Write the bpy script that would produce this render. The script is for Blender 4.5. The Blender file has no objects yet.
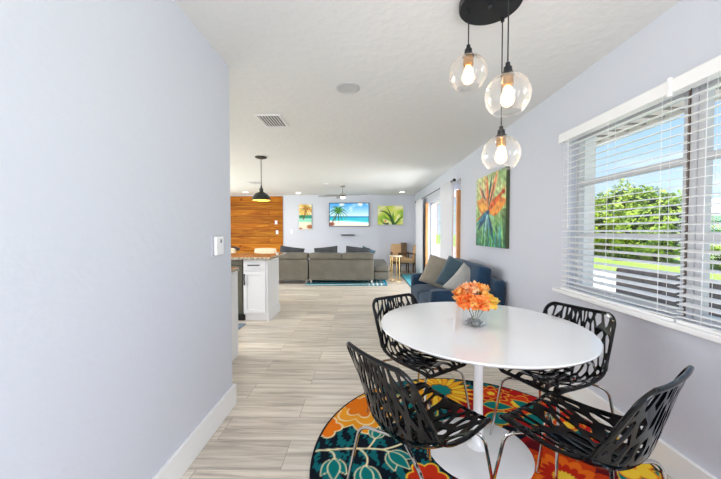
import bpy, bmesh, math, random
import numpy as np
from mathutils import Vector, Matrix
random.seed(7)
PI = math.pi
C = bpy.context.scene.collection
F = 308.35
def L1(c):
    c /= 255.0
    return c/12.92 if c <= .04045 else ((c+.055)/1.055)**2.4
def rgb(r, g, b): return (L1(r), L1(g), L1(b), 1.0)
def lin(a):
    a = np.clip(a, 0, 1)
    return np.where(a <= .04045, a/12.92, ((a+.055)/1.055)**2.4)

# ------------------------------------------------------------------ materials
def newmat(name):
    m = bpy.data.materials.new(name); m.use_nodes = True
    return m, m.node_tree, m.node_tree.nodes['Principled BSDF']
def mat(name, col, rough=.5, metal=0, bump=0, bscale=60, var=0, vscale=8, spec=.5, coat=0, emit=None, estr=0, sheen=0):
    m, nt, p = newmat(name)
    p.inputs['Base Color'].default_value = col
    p.inputs['Roughness'].default_value = rough
    p.inputs['Metallic'].default_value = metal
    p.inputs['Specular IOR Level'].default_value = spec
    p.inputs['Coat Weight'].default_value = coat
    p.inputs['Sheen Weight'].default_value = sheen
    if emit:
        p.inputs['Emission Color'].default_value = emit
        p.inputs['Emission Strength'].default_value = estr
    tc = nt.nodes.new('ShaderNodeTexCoord')
    if var:
        n = nt.nodes.new('ShaderNodeTexNoise'); n.inputs['Scale'].default_value = vscale; n.inputs['Detail'].default_value = 4
        r = nt.nodes.new('ShaderNodeValToRGB')
        r.color_ramp.elements[0].position = .3; r.color_ramp.elements[1].position = .7
        r.color_ramp.elements[0].color = tuple(max(0, c*(1-var)) for c in col[:3])+(1,)
        r.color_ramp.elements[1].color = tuple(min(1, c*(1+var)) for c in col[:3])+(1,)
        nt.links.new(tc.outputs['Object'], n.inputs['Vector'])
        nt.links.new(n.outputs['Fac'], r.inputs['Fac']); nt.links.new(r.outputs['Color'], p.inputs['Base Color'])
    if bump:
        n = nt.nodes.new('ShaderNodeTexNoise'); n.inputs['Scale'].default_value = bscale; n.inputs['Detail'].default_value = 5
        b = nt.nodes.new('ShaderNodeBump'); b.inputs['Strength'].default_value = bump; b.inputs['Distance'].default_value = .01
        nt.links.new(tc.outputs['Object'], n.inputs['Vector'])
        nt.links.new(n.outputs['Fac'], b.inputs['Height']); nt.links.new(b.outputs['Normal'], p.inputs['Normal'])
    return m
def attr_mat(name, rough=.5, emit=0, bump=0, bscale=300, spec=.5):
    m, nt, p = newmat(name)
    a = nt.nodes.new('ShaderNodeAttribute'); a.attribute_name = 'Col'
    p.inputs['Roughness'].default_value = rough; p.inputs['Specular IOR Level'].default_value = spec
    if emit:
        p.inputs['Base Color'].default_value = (0.01, 0.01, 0.01, 1)
        nt.links.new(a.outputs['Color'], p.inputs['Emission Color']); p.inputs['Emission Strength'].default_value = emit
    else:
        nt.links.new(a.outputs['Color'], p.inputs['Base Color'])
    if bump:
        n = nt.nodes.new('ShaderNodeTexNoise'); n.inputs['Scale'].default_value = bscale
        b = nt.nodes.new('ShaderNodeBump'); b.inputs['Strength'].default_value = bump; b.inputs['Distance'].default_value = .005
        tc = nt.nodes.new('ShaderNodeTexCoord'); nt.links.new(tc.outputs['Object'], n.inputs['Vector'])
        nt.links.new(n.outputs['Fac'], b.inputs['Height']); nt.links.new(b.outputs['Normal'], p.inputs['Normal'])
    return m
def thin_glass(name, tint=(1, 1, 1, 1), base=.04, edge=.5, milk=.0, rough=.02, power=3.0):
    m, nt, p = newmat(name)
    nt.nodes.remove(p)
    out = nt.nodes['Material Output']
    t = nt.nodes.new('ShaderNodeBsdfTransparent'); t.inputs['Color'].default_value = tint
    g = nt.nodes.new('ShaderNodeBsdfGlossy'); g.inputs['Roughness'].default_value = rough
    lw = nt.nodes.new('ShaderNodeLayerWeight'); lw.inputs['Blend'].default_value = .5
    pw = nt.nodes.new('ShaderNodeMath'); pw.operation = 'POWER'; pw.inputs[1].default_value = power
    ma = nt.nodes.new('ShaderNodeMath'); ma.operation = 'MULTIPLY_ADD'; ma.inputs[1].default_value = edge; ma.inputs[2].default_value = base
    nt.links.new(lw.outputs['Facing'], pw.inputs[0]); nt.links.new(pw.outputs[0], ma.inputs[0])
    mx = nt.nodes.new('ShaderNodeMixShader')
    nt.links.new(ma.outputs[0], mx.inputs['Fac']); nt.links.new(t.outputs[0], mx.inputs[1])
    if milk:
        d = nt.nodes.new('ShaderNodeBsdfTranslucent'); d.inputs['Color'].default_value = (1, 1, 1, 1)
        m2 = nt.nodes.new('ShaderNodeMixShader'); m2.inputs['Fac'].default_value = milk
        nt.links.new(g.outputs[0], m2.inputs[1]); nt.links.new(d.outputs[0], m2.inputs[2])
        nt.links.new(m2.outputs[0], mx.inputs[2])
    else:
        nt.links.new(g.outputs[0], mx.inputs[2])
    nt.links.new(mx.outputs[0], out.inputs['Surface'])
    return m

M = {}
M['wall'] = mat('lavender_paint', rgb(208, 211, 221), .55, bump=.25, bscale=14)
M['ceiling'] = mat('ceiling_paint', rgb(228, 228, 226), .85, bump=.4, bscale=16)
M['trim'] = mat('white_trim', rgb(240, 240, 240), .35)
M['white_gloss'] = mat('white_gloss', rgb(240, 240, 242), .12, coat=.5)
M['white_matte'] = mat('white_matte', rgb(235, 234, 230), .6)
M['cabinet'] = mat('cabinet_white', rgb(238, 238, 240), .35)
M['chrome'] = mat('chrome', rgb(205, 200, 195), .12, metal=1)
M['steel'] = mat('steel', rgb(105, 103, 92), .35, metal=.7)
M['black_plastic'] = mat('black_plastic', rgb(4, 5, 8), .10, spec=.40)
M['black_metal'] = mat('black_metal', rgb(24, 25, 28), .4)
M['pull'] = mat('pull_grey', rgb(70, 70, 72), .3, metal=.8)
M['brass'] = mat('brass', rgb(176, 128, 70), .3, metal=1)
M['gold'] = mat('pale_gold', rgb(225, 190, 130), .3, metal=.8)
M['grey_sofa'] = mat('grey_sofa', rgb(106, 101, 90), .45, var=.12, vscale=5, bump=.2, bscale=90)
M['charcoal'] = mat('charcoal_fabric', rgb(60, 62, 66), .8, var=.2, vscale=9)
M['blue_velvet'] = mat('blue_velvet', rgb(12, 54, 84), .75, var=.35, vscale=5, bump=.2, bscale=30, sheen=.15)
M['teal_velvet'] = mat('teal_velvet', rgb(58, 84, 98), .8, var=.2, vscale=7, bump=.3, bscale=30, sheen=.4)
M['taupe'] = mat('taupe_fabric', rgb(150, 142, 128), .8, var=.1, vscale=7, bump=.3, bscale=30, sheen=.3)
M['silver_fabric'] = mat('silver_fabric', rgb(178, 176, 172), .7, var=.12, vscale=10, bump=.6, bscale=25, sheen=.3)
M['tan'] = mat('tan_upholstery', rgb(214, 176, 132), .7, var=.06)
M['cream'] = mat('cream_leather', rgb(245, 228, 200), .5)
M['dark_wood'] = mat('dark_wood', rgb(92, 62, 38), .5, var=.2)
M['throw'] = mat('taupe_throw', rgb(120, 98, 78), .9, var=.2, vscale=30)
M['oak_trim'] = mat('oak_trim', rgb(206, 142, 82), .4, var=.15, vscale=4)
M['curtain'] = mat('white_curtain', rgb(236, 236, 240), .8)
M['concrete'] = mat('concrete', rgb(222, 218, 210), .9, var=.05)
M['grass'] = mat('grass', rgb(158, 192, 84), .9, var=.25, vscale=3, bump=.5, bscale=40)
M['wicker'] = mat('dark_wicker', rgb(62, 58, 60), .7, bump=.5, bscale=80)
M['roof'] = mat('grey_shingle', rgb(120, 120, 124), .9, var=.1)
M['teal_wall'] = mat('teal_siding', rgb(70, 190, 175), .8)
M['soffit'] = mat('soffit', rgb(232, 222, 212), .7)
M['soffit_line'] = mat('soffit_seam', rgb(150, 140, 134), .7)
M['cyan_rug'] = mat('cyan_rug', rgb(96, 190, 208), .95, var=.1, vscale=10)
M['dark_edge'] = mat('dark_border', rgb(40, 60, 72), .9)
M['window_metal'] = mat('window_metal', rgb(205, 205, 208), .4)
M['blind'] = mat('blind_white', rgb(240, 240, 240), .35)
M['glass'] = thin_glass('clear_pane', base=.03, edge=.4)
M['globe'] = thin_glass('globe_glass', tint=(.985, .985, .985, 1), base=.07, edge=.70, milk=.22, power=2.4)
M['vase'] = thin_glass('vase_glass', tint=(.985, .99, .99, 1), base=.05, edge=.5)
M['crystals'] = mat('glass_gravel', rgb(130, 134, 134), .15, var=.6, vscale=120, spec=.8)
M['stem'] = mat('flower_stem', rgb(90, 110, 80), .6)
M['bulb'] = mat('warm_bulb', rgb(255, 200, 130), .4, emit=rgb(255, 206, 140), estr=6)
M['bulb_tip'] = mat('filament', rgb(255, 240, 200), .4, emit=rgb(255, 235, 200), estr=60)
M['lens_on'] = mat('downlight_lens', rgb(255, 250, 240), .4, emit=rgb(255, 246, 232), estr=7)
M['lens_off'] = mat('downlight_lens_off', rgb(200, 200, 200), .5)
M['lens_trim'] = mat('downlight_trim', rgb(196, 196, 196), .5)
M['vent_dark'] = mat('vent_dark', rgb(95, 95, 100), .7)
M['inner_shade'] = mat('glowing_inner_shade', rgb(240, 185, 70), .4, emit=rgb(250, 190, 70), estr=.6)  # the lamp's warm glow on the lining is put in as emission
M['shade_black'] = mat('shade_black', rgb(38, 40, 34), .45)
M['blue_mat'] = mat('blue_mat', rgb(128, 142, 158), .95, var=.2, vscale=30)
M['plate_white'] = mat('plate_white', rgb(244, 244, 246), .4)
M['plate_grey'] = mat('plate_grey', rgb(196, 196, 204), .4)
M['dark_slot'] = mat('dark_slot', rgb(60, 60, 66), .5)
M['bronze'] = mat('bronze_gasket', rgb(120, 104, 96), .5)
M['tv_black'] = mat('tv_black', rgb(16, 16, 18), .3)
M['fan_blade'] = mat('fan_blade', rgb(150, 148, 146), .4)
M['attr_canvas'] = attr_mat('painted_canvas', .6)
M['attr_tv'] = attr_mat('tv_screen', .25, emit=1.0)
M['attr_rug'] = attr_mat('woven_rug', .95, bump=.6, bscale=350, spec=.1)
M['attr_rug2'] = attr_mat('striped_rug', .95, bump=.3, spec=.1)
M['trunk'] = mat('bark', rgb(95, 78, 60), .9)

def floor_mat():
    m, nt, p = newmat('wood_plank_tile')
    N = nt.nodes.new; K = nt.links.new
    tc = N('ShaderNodeTexCoord')
    br = N('ShaderNodeTexBrick')
    br.inputs['Color1'].default_value = (.0, .0, .0, 1); br.inputs['Color2'].default_value = (1, 1, 1, 1)
    br.inputs['Mortar'].default_value = (.5, .5, .5, 1)
    br.inputs['Scale'].default_value = 1; br.inputs['Mortar Size'].default_value = .002
    br.inputs['Brick Width'].default_value = 1.22; br.inputs['Row Height'].default_value = .232
    br.offset = .37; br.offset_frequency = 2
    mp = N('ShaderNodeMapping'); mp.inputs['Location'].default_value = (.45, .02, 0)
    K(tc.outputs['Object'], mp.inputs['Vector']); K(mp.outputs['Vector'], br.inputs['Vector'])
    # grain: noise stretched along X, offset by plank
    s = N('ShaderNodeMapping'); s.inputs['Scale'].default_value = (1.6, 26, 1)
    ad = N('ShaderNodeVectorMath'); ad.operation = 'MULTIPLY_ADD'
    ad.inputs[1].default_value = (7, 3, 5)
    K(br.outputs['Color'], ad.inputs[0]); K(tc.outputs['Object'], ad.inputs[2])
    K(ad.outputs[0], s.inputs['Vector'])
    n = N('ShaderNodeTexNoise'); n.inputs['Scale'].default_value = 1.0; n.inputs['Detail'].default_value = 7; n.inputs['Roughness'].default_value = .6; n.inputs['Distortion'].default_value = .6
    K(s.outputs['Vector'], n.inputs['Vector'])
    r = N('ShaderNodeValToRGB')
    e = r.color_ramp.elements
    e[0].position = .28; e[0].color = rgb(163, 151, 137)
    e[1].position = .72; e[1].color = rgb(242, 234, 222)
    q = e.new(.5); q.color = rgb(219, 208, 193)
    K(n.outputs['Fac'], r.inputs['Fac'])
    hs = N('ShaderNodeHueSaturation')
    mr = N('ShaderNodeMapRange'); mr.inputs['To Min'].default_value = .86; mr.inputs['To Max'].default_value = 1.08
    K(br.outputs['Color'], mr.inputs['Value']); K(mr.outputs[0], hs.inputs['Value']); K(r.outputs['Color'], hs.inputs['Color'])
    mx = N('ShaderNodeMix'); mx.data_type = 'RGBA'
    mx.inputs['B'].default_value = rgb(165, 152, 140)
    K(br.outputs['Fac'], mx.inputs['Factor']); K(hs.outputs['Color'], mx.inputs['A'])
    K(mx.outputs['Result'], p.inputs['Base Color'])
    p.inputs['Roughness'].default_value = .33
    p.inputs['Specular IOR Level'].default_value = .45
    b = N('ShaderNodeBump'); b.inputs['Strength'].default_value = .3; b.inputs['Distance'].default_value = .003; b.invert = True
    K(br.outputs['Fac'], b.inputs['Height']); K(b.outputs['Normal'], p.inputs['Normal'])
    return m
M['floor'] = floor_mat()
def wood_wall_mat():
    m, nt, p = newmat('knotty_pine_planks')
    N = nt.nodes.new; K = nt.links.new
    tc = N('ShaderNodeTexCoord')
    sw = N('ShaderNodeMapping'); sw.inputs['Rotation'].default_value = (PI/2, 0, 0)
    K(tc.outputs['Object'], sw.inputs['Vector'])
    br = N('ShaderNodeTexBrick')
    br.inputs['Color1'].default_value = (0, 0, 0, 1); br.inputs['Color2'].default_value = (1, 1, 1, 1); br.inputs['Mortar'].default_value = (.5, .5, .5, 1)
    br.inputs['Scale'].default_value = 1; br.inputs['Mortar Size'].default_value = .006
    br.inputs['Brick Width'].default_value = 3.1; br.inputs['Row Height'].default_value = .22; br.offset = .4
    K(sw.outputs['Vector'], br.inputs['Vector'])
    s = N('ShaderNodeMapping'); s.inputs['Scale'].default_value = (.9, 11, 1)
    ad = N('ShaderNodeVectorMath'); ad.operation = 'MULTIPLY_ADD'; ad.inputs[1].default_value = (5, 3, 2)
    K(br.outputs['Color'], ad.inputs[0]); K(sw.outputs['Vector'], ad.inputs[2]); K(ad.outputs[0], s.inputs['Vector'])
    n = N('ShaderNodeTexNoise'); n.inputs['Scale'].default_value = 1.2; n.inputs['Detail'].default_value = 5; n.inputs['Distortion'].default_value = 1.2
    K(s.outputs['Vector'], n.inputs['Vector'])
    r = N('ShaderNodeValToRGB'); e = r.color_ramp.elements
    e[0].position = .3; e[0].color = rgb(138, 74, 8)
    e[1].position = .7; e[1].color = rgb(196, 132, 36)
    q = e.new(.5); q.color = rgb(172, 100, 14)
    K(n.outputs['Fac'], r.inputs['Fac'])
    vo = N('ShaderNodeTexVoronoi'); vo.inputs['Scale'].default_value = 2.6
    K(sw.outputs['Vector'], vo.inputs['Vector'])
    kr = N('ShaderNodeValToRGB'); kr.color_ramp.elements[0].position = .04; kr.color_ramp.elements[0].color = (1, 1, 1, 1)
    kr.color_ramp.elements[1].position = .13; kr.color_ramp.elements[1].color = (0, 0, 0, 1)
    K(vo.outputs['Distance'], kr.inputs['Fac'])
    mk = N('ShaderNodeMix'); mk.data_type = 'RGBA'; mk.inputs['B'].default_value = rgb(110, 48, 12)
    K(kr.outputs['Color'], mk.inputs['Factor'])
    hs = N('ShaderNodeHueSaturation'); mr = N('ShaderNodeMapRange'); mr.inputs['To Min'].default_value = .75; mr.inputs['To Max'].default_value = 1.15
    K(br.outputs['Color'], mr.inputs['Value']); K(mr.outputs[0], hs.inputs['Value']); K(r.outputs['Color'], hs.inputs['Color'])
    K(hs.outputs['Color'], mk.inputs['A'])
    mx = N('ShaderNodeMix'); mx.data_type = 'RGBA'; mx.inputs['B'].default_value = rgb(96, 46, 14)
    K(br.outputs['Fac'], mx.inputs['Factor']); K(mk.outputs['Result'], mx.inputs['A'])
    K(mx.outputs['Result'], p.inputs['Base Color']); p.inputs['Roughness'].default_value = .6; p.inputs['Specular IOR Level'].default_value = .2
    return m
M['wood_wall'] = wood_wall_mat()
def granite():
    m, nt, p = newmat('tan_granite'); N = nt.nodes.new; K = nt.links.new
    tc = N('ShaderNodeTexCoord'); n = N('ShaderNodeTexNoise'); n.inputs['Scale'].default_value = 45; n.inputs['Detail'].default_value = 6
    K(tc.outputs['Object'], n.inputs['Vector']); r = N('ShaderNodeValToRGB'); e = r.color_ramp.elements
    e[0].position = .35; e[0].color = rgb(120, 112, 98); e[1].position = .65; e[1].color = rgb(214, 202, 180)
    q = e.new(.5); q.color = rgb(180, 164, 138)
    K(n.outputs['Fac'], r.inputs['Fac']); K(r.outputs['Color'], p.inputs['Base Color']); p.inputs['Roughness'].default_value = .06; p.inputs['Coat Weight'].default_value = 1; p.inputs['Coat Roughness'].default_value = .04
    return m
M['granite'] = granite()
def leaf_mat(name, a, b, sc=3):
    m, nt, p = newmat(name); N = nt.nodes.new; K = nt.links.new
    tc = N('ShaderNodeTexCoord'); n = N('ShaderNodeTexNoise'); n.inputs['Scale'].default_value = sc; n.inputs['Detail'].default_value = 6
    K(tc.outputs['Object'], n.inputs['Vector']); r = N('ShaderNodeValToRGB'); e = r.color_ramp.elements
    e[0].position = .35; e[0].color = a; e[1].position = .62; e[1].color = b
    K(n.outputs['Fac'], r.inputs['Fac']); K(r.outputs['Color'], p.inputs['Base Color']); p.inputs['Roughness'].default_value = .6
    return m
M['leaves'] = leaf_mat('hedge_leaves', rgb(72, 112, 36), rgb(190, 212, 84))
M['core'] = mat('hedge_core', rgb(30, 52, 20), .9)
def petal_mat(name, a, b):
    m = leaf_mat(name, a, b, 28); return m
M['petal0'] = petal_mat('petal_orange', rgb(255, 160, 64), rgb(255, 214, 140))
M['petal1'] = petal_mat('petal_red_orange', rgb(255, 128, 56), rgb(255, 196, 110))
M['petal2'] = petal_mat('petal_yellow', rgb(255, 184, 50), rgb(255, 228, 120))
M['petal3'] = petal_mat('petal_pink_orange', rgb(255, 160, 96), rgb(255, 222, 176))

# ------------------------------------------------------------------ mesh builder
class MB:
    def __init__(s): s.bm = bmesh.new(); s.mi = 0
    def face(s, vs):
        try:
            f = s.bm.faces.new(vs); f.material_index = s.mi; return f
        except ValueError: return None
    def box(s, x0, x1, y0, y1, z0, z1, mtx=None):
        P = [(x0,y0,z0),(x1,y0,z0),(x1,y1,z0),(x0,y1,z0),(x0,y0,z1),(x1,y0,z1),(x1,y1,z1),(x0,y1,z1)]
        v = [s.bm.verts.new(mtx @ Vector(p) if mtx else p) for p in P]
        for f in ((0,3,2,1),(4,5,6,7),(0,1,5,4),(1,2,6,5),(2,3,7,6),(3,0,4,7)): s.face([v[i] for i in f])
        return s
    def tube(s, path, r, n=10, cap=True, closed=False):
        path = [Vector(p) for p in path]; m = len(path); rings = []; up = None
        for i, p in enumerate(path):
            if closed: t = (path[(i+1) % m]-path[i-1]).normalized()
            else: t = (path[min(i+1, m-1)]-path[max(i-1, 0)]).normalized()
            if up is None:
                up = Vector((0,0,1)) if abs(t.z) < .9 else Vector((1,0,0))
            up = (up - t*up.dot(t)).normalized(); sd = t.cross(up)
            rr = r[i] if isinstance(r, (list, tuple)) else r
            rings.append([s.bm.verts.new(p + (up*math.cos(a)+sd*math.sin(a))*rr) for a in [2*PI*k/n for k in range(n)]])
        for i in range(m if closed else m-1):
            A, B = rings[i], rings[(i+1) % m]
            for k in range(n): s.face([A[k], A[(k+1)%n], B[(k+1)%n], B[k]])
        if cap and not closed:
            s.face(list(reversed(rings[0]))); s.face(rings[-1])
        return s
    def lathe(s, prof, n=40, c=(0,0,0), axis='z', closed=False):
        rings = []
        for (r, z) in prof:
            ring = []
            for k in range(n):
                a = 2*PI*k/n
                if r < 1e-6 and k: ring.append(ring[0]); continue
                p = (r*math.cos(a), r*math.sin(a), z)
                if axis == 'y': p = (p[0], z, p[1])
                if axis == 'x': p = (z, p[0], p[1])
                ring.append(s.bm.verts.new((p[0]+c[0], p[1]+c[1], p[2]+c[2])))
            rings.append(ring)
        pairs = list(zip(rings, rings[1:])) + ([(rings[-1], rings[0])] if closed else [])
        for A, B in pairs:
            for k in range(n):
                q = []
                for v in (A[k], A[(k+1)%n], B[(k+1)%n], B[k]):
                    if v not in q: q.append(v)
                if len(q) > 2: s.face(q)
        return s
    def prism(s, poly, y0, y1, axis='y'):
        def P(a, b, y): return {'y': (a, y, b), 'z': (a, b, y), 'x': (y, a, b)}[axis]
        A = [s.bm.verts.new(P(a, b, y0)) for a, b in poly]; B = [s.bm.verts.new(P(a, b, y1)) for a, b in poly]
        n = len(poly)
        for i in range(n): s.face([A[i], A[(i+1)%n], B[(i+1)%n], B[i]])
        s.face(list(reversed(A))); s.face(B); return s
    def pillow(s, w, h, t, n=12, pinch=.07, mtx=None, crumple=0):
        rnd = random.Random(int(w*1000+h*77))
        ph = [rnd.uniform(0, 6) for _ in range(4)]
        def side(sg):
            g = []
            for j in range(n+1):
                row = []
                for i in range(n+1):
                    u = -1+2*i/n; v = -1+2*j/n
                    x = u*w/2*(1-pinch*(1-v*v)*abs(u)**2); y = v*h/2*(1-pinch*(1-u*u)*abs(v)**2)
                    z = sg*t/2*((1-u**4)*(1-v**4))**.45
                    z += crumple*math.sin(7*u+ph[0]+2*v)*math.sin(5*v+ph[1])*(1-u*u)*(1-v*v)
                    row.append(Vector((x, y, z)))
                g.append(row)
            return g
        top, bot = side(1), side(-1); vt = {}
        def V(k, i, j):
            edge = i in (0, n) or j in (0, n); key = ('e' if edge else k, i, j)
            if key not in vt:
                p = (top if k == 't' else bot)[j][i]
                vt[key] = s.bm.verts.new(mtx @ p if mtx else p)
            return vt[key]
        for j in range(n):
            for i in range(n):
                s.face([V('t',i,j), V('t',i+1,j), V('t',i+1,j+1), V('t',i,j+1)])
                s.face([V('b',i,j+1), V('b',i+1,j+1), V('b',i+1,j), V('b',i,j)])
        return s
    def cushion(s, x0, x1, y0, y1, z0, z1, puff=.02, n=8, mtx=None):
        """soft rounded block"""
        cx, cy, cz = (x0+x1)/2, (y0+y1)/2, (z0+z1)/2; hx, hy, hz = (x1-x0)/2, (y1-y0)/2, (z1-z0)/2
        r = min(hx, hy, hz)*.45
        vt = {}
        def V(a, b, c):
            k = (a, b, c)
            if k not in vt:
                p = Vector((a/n*2-1, b/n*2-1, c/n*2-1)); q = Vector((p.x*hx, p.y*hy, p.z*hz))
                inn = Vector((max(-hx+r, min(hx-r, q.x)), max(-hy+r, min(hy-r, q.y)), max(-hz+r, min(hz-r, q.z))))
                d = q-inn
                if d.length > 1e-9:
                    q = inn + d.normalized()*min(r, max(abs(d.x), abs(d.y), abs(d.z)))
                bul = puff*((1-p.x**2)*(1-p.y**2) if abs(p.z) > .99 else ((1-p.x**2)*(1-p.z**2) if abs(p.y) > .99 else ((1-p.y**2)*(1-p.z**2) if abs(p.x) > .99 else 0)))
                ax = Vector((0,0,math.copysign(1,p.z))) if abs(p.z) > .99 else (Vector((0,math.copysign(1,p.y),0)) if abs(p.y) > .99 else Vector((math.copysign(1,p.x),0,0)))
                q = q + ax*bul + Vector((cx, cy, cz))
                vt[k] = s.bm.verts.new(mtx @ q if mtx else q)
            return vt[k]
        for a in range(n):
            for b in range(n):
                s.face([V(a,b,0),V(a,b+1,0),V(a+1,b+1,0),V(a+1,b,0)]); s.face([V(a,b,n),V(a+1,b,n),V(a+1,b+1,n),V(a,b+1,n)])
                s.face([V(a,0,b),V(a+1,0,b),V(a+1,0,b+1),V(a,0,b+1)]); s.face([V(a,n,b),V(a,n,b+1),V(a+1,n,b+1),V(a+1,n,b)])
                s.face([V(0,a,b),V(0,a,b+1),V(0,a+1,b+1),V(0,a+1,b)]); s.face([V(n,a,b),V(n,a+1,b),V(n,a+1,b+1),V(n,a,b+1)])
        return s
    def build(s, name, m, parent=None, loc=None, bevel=0, smooth=True, seg=2, ang=35, rot=None):
        bmesh.ops.recalc_face_normals(s.bm, faces=s.bm.faces)
        me = bpy.data.meshes.new(name); s.bm.to_mesh(me); s.bm.free()
        for mm in (m if isinstance(m, (list, tuple)) else [m]): me.materials.append(mm)
        o = bpy.data.objects.new(name, me); C.objects.link(o)
        if smooth:
            me.shade_smooth(); me.set_sharp_from_angle(angle=math.radians(ang))
        if bevel:
            b = o.modifiers.new('bevel', 'BEVEL'); b.width = bevel; b.segments = seg; b.limit_method = 'ANGLE'; b.angle_limit = math.radians(40); b.harden_normals = False
        if parent: o.parent = parent
        if loc: o.location = loc
        if rot is not None: o.rotation_euler = rot
        return o
def tag(o, label=None, cat=None, group=None, kind=None):
    if label: o['label'] = label
    if cat: o['category'] = cat
    if group: o['group'] = group
    if kind: o['kind'] = kind
    return o
def thing(name, label, cat, loc=(0,0,0), rz=0, group=None):
    o = bpy.data.objects.new(name, None); C.objects.link(o); o.empty_display_size = .1
    o.location = loc; o.rotation_euler = (0, 0, rz)
    return tag(o, label, cat, group)
def struct(name, mb, m, bevel=0, **k): return tag(mb.build(name, m, bevel=bevel, **k), kind='structure')
def copy_tree(o, parent=None):
    c = o.copy(); C.objects.link(c); c.parent = parent
    for ch in list(o.children): copy_tree(ch, c)
    return c
def fillet(pts, r, n=6):
    pts = [Vector(p) for p in pts]; out = [pts[0]]
    for i in range(1, len(pts)-1):
        a = (pts[i-1]-pts[i]); b = (pts[i+1]-pts[i]); rr = min(r, a.length*.45, b.length*.45)
        A = pts[i]+a.normalized()*rr; B = pts[i]+b.normalized()*rr
        for k in range(n+1):
            t = k/n; out.append((1-t)**2*A + 2*t*(1-t)*pts[i] + t*t*B)
    out.append(pts[-1]); return out

# ------------------------------------------------------------------ painter
class Canvas:
    """colours on a set of points (x,y arrays), painted procedurally"""
    def __init__(s, x, y, col): s.x = x; s.y = y; s.c = np.tile(np.array(col, float)/255, (len(x), 1)); s.soft = .004
    def blend(s, a, col):
        a = np.clip(a, 0, 1)[:, None]; s.c = s.c*(1-a) + a*np.array(col, float)/255
    def sd_line(s, pts, w0, w1):
        best = np.full(len(s.x), 9.0); n = len(pts)-1
        for i in range(n):
            ax, ay = pts[i]; bx, by = pts[i+1]; dx, dy = bx-ax, by-ay; L = dx*dx+dy*dy+1e-12
            t = np.clip(((s.x-ax)*dx+(s.y-ay)*dy)/L, 0, 1)
            d = np.hypot(s.x-ax-t*dx, s.y-ay-t*dy) - (w0+(w1-w0)*(i+t)/n)
            best = np.minimum(best, d)
        return best
    def line(s, pts, w0, col, w1=None): s.blend(.5-s.sd_line(pts, w0, w0 if w1 is None else w1)/s.soft, col)
    def curve(s, a, b, c, w0, col, w1=None, n=10):
        pts = [((1-t)**2*a[0]+2*t*(1-t)*b[0]+t*t*c[0], (1-t)**2*a[1]+2*t*(1-t)*b[1]+t*t*c[1]) for t in [i/n for i in range(n+1)]]
        s.line(pts, w0, col, w1)
    def sd_leaf(s, cx, cy, ang, ln, wd):
        """pointed leaf from base (cx,cy)"""
        ca, sa = math.cos(ang), math.sin(ang); u = ((s.x-cx)*ca+(s.y-cy)*sa)/ln; v = (-(s.x-cx)*sa+(s.y-cy)*ca)
        w = wd*np.sin(PI*np.clip(u, 0, 1)**.8)
        d = np.abs(v)-w; d = np.where((u < 0) | (u > 1), np.maximum(np.abs(v), np.abs(u-.5)*ln-ln/2+.001), d)
        return d
    def leaf(s, cx, cy, ang, ln, wd, fill, out=None, ow=.008):
        d = s.sd_leaf(cx, cy, ang, ln, wd)
        if out is not None: s.blend(.5-(d-ow)/s.soft, out)
        s.blend(.5-d/s.soft, fill)
    def flower(s, cx, cy, R, np_, depth, fill, out=None, ow=.01, ph=0, sx=1):
        dx, dy = (s.x-cx)/sx, s.y-cy; r = np.hypot(dx, dy); th = np.arctan2(dy, dx)+ph
        rr = R*(1-depth*(1-np.abs(np.cos(np_*th/2))))
        d = r-rr
        if out is not None: s.blend(.5-(d-ow)/s.soft, out)
        s.blend(.5-d/s.soft, fill)
    def blob(s, cx, cy, rx, ry, col, soft=.3, a=1.0):
        r = np.sqrt(((s.x-cx)/rx)**2+((s.y-cy)/ry)**2); s.blend(a*(1-r)/soft, col)
    def noise(s, f, seed):
        rs = np.random.RandomState(seed); v = 0
        for k in range(7):
            a = rs.uniform(0, 6.28); ff = f*rs.uniform(.6, 1.7)
            v = v+np.sin(s.x*ff*math.cos(a)+s.y*ff*math.sin(a)+rs.uniform(0, 6.28))
        return v/7**.5
def color_mesh(name, verts, faces, cols, m, parent):
    me = bpy.data.meshes.new(name); me.from_pydata(verts, [], faces); me.materials.append(m)
    ca = me.color_attributes.new('Col', 'FLOAT_COLOR', 'POINT')
    c4 = np.ones((len(verts), 4)); c4[:, :3] = lin(cols); ca.data.foreach_set('color', c4.ravel().astype(np.float32))
    me.update(); o = bpy.data.objects.new(name, me); C.objects.link(o)
    if parent: o.parent = parent
    return o
def picture(name, w, h, paint, m, parent, place, nx=110):
    """painted rectangle; place(u,v)->xyz for u,v in 0..1 (v up)"""
    ny = max(8, int(nx*h/w)); U, V = np.meshgrid(np.linspace(0, 1, nx+1), np.linspace(0, 1, ny+1))
    cv = Canvas(U.ravel()*w, V.ravel()*h, (200, 200, 200)); cv.soft = .012*max(w, h); paint(cv, w, h)
    verts = [place(a, b) for a, b in zip(U.ravel(), V.ravel())]
    W = nx+1; faces = [(j*W+i, j*W+i+1, (j+1)*W+i+1, (j+1)*W+i) for j in range(ny) for i in range(nx)]
    return color_mesh(name, verts, faces, cv.c, m, parent)

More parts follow.
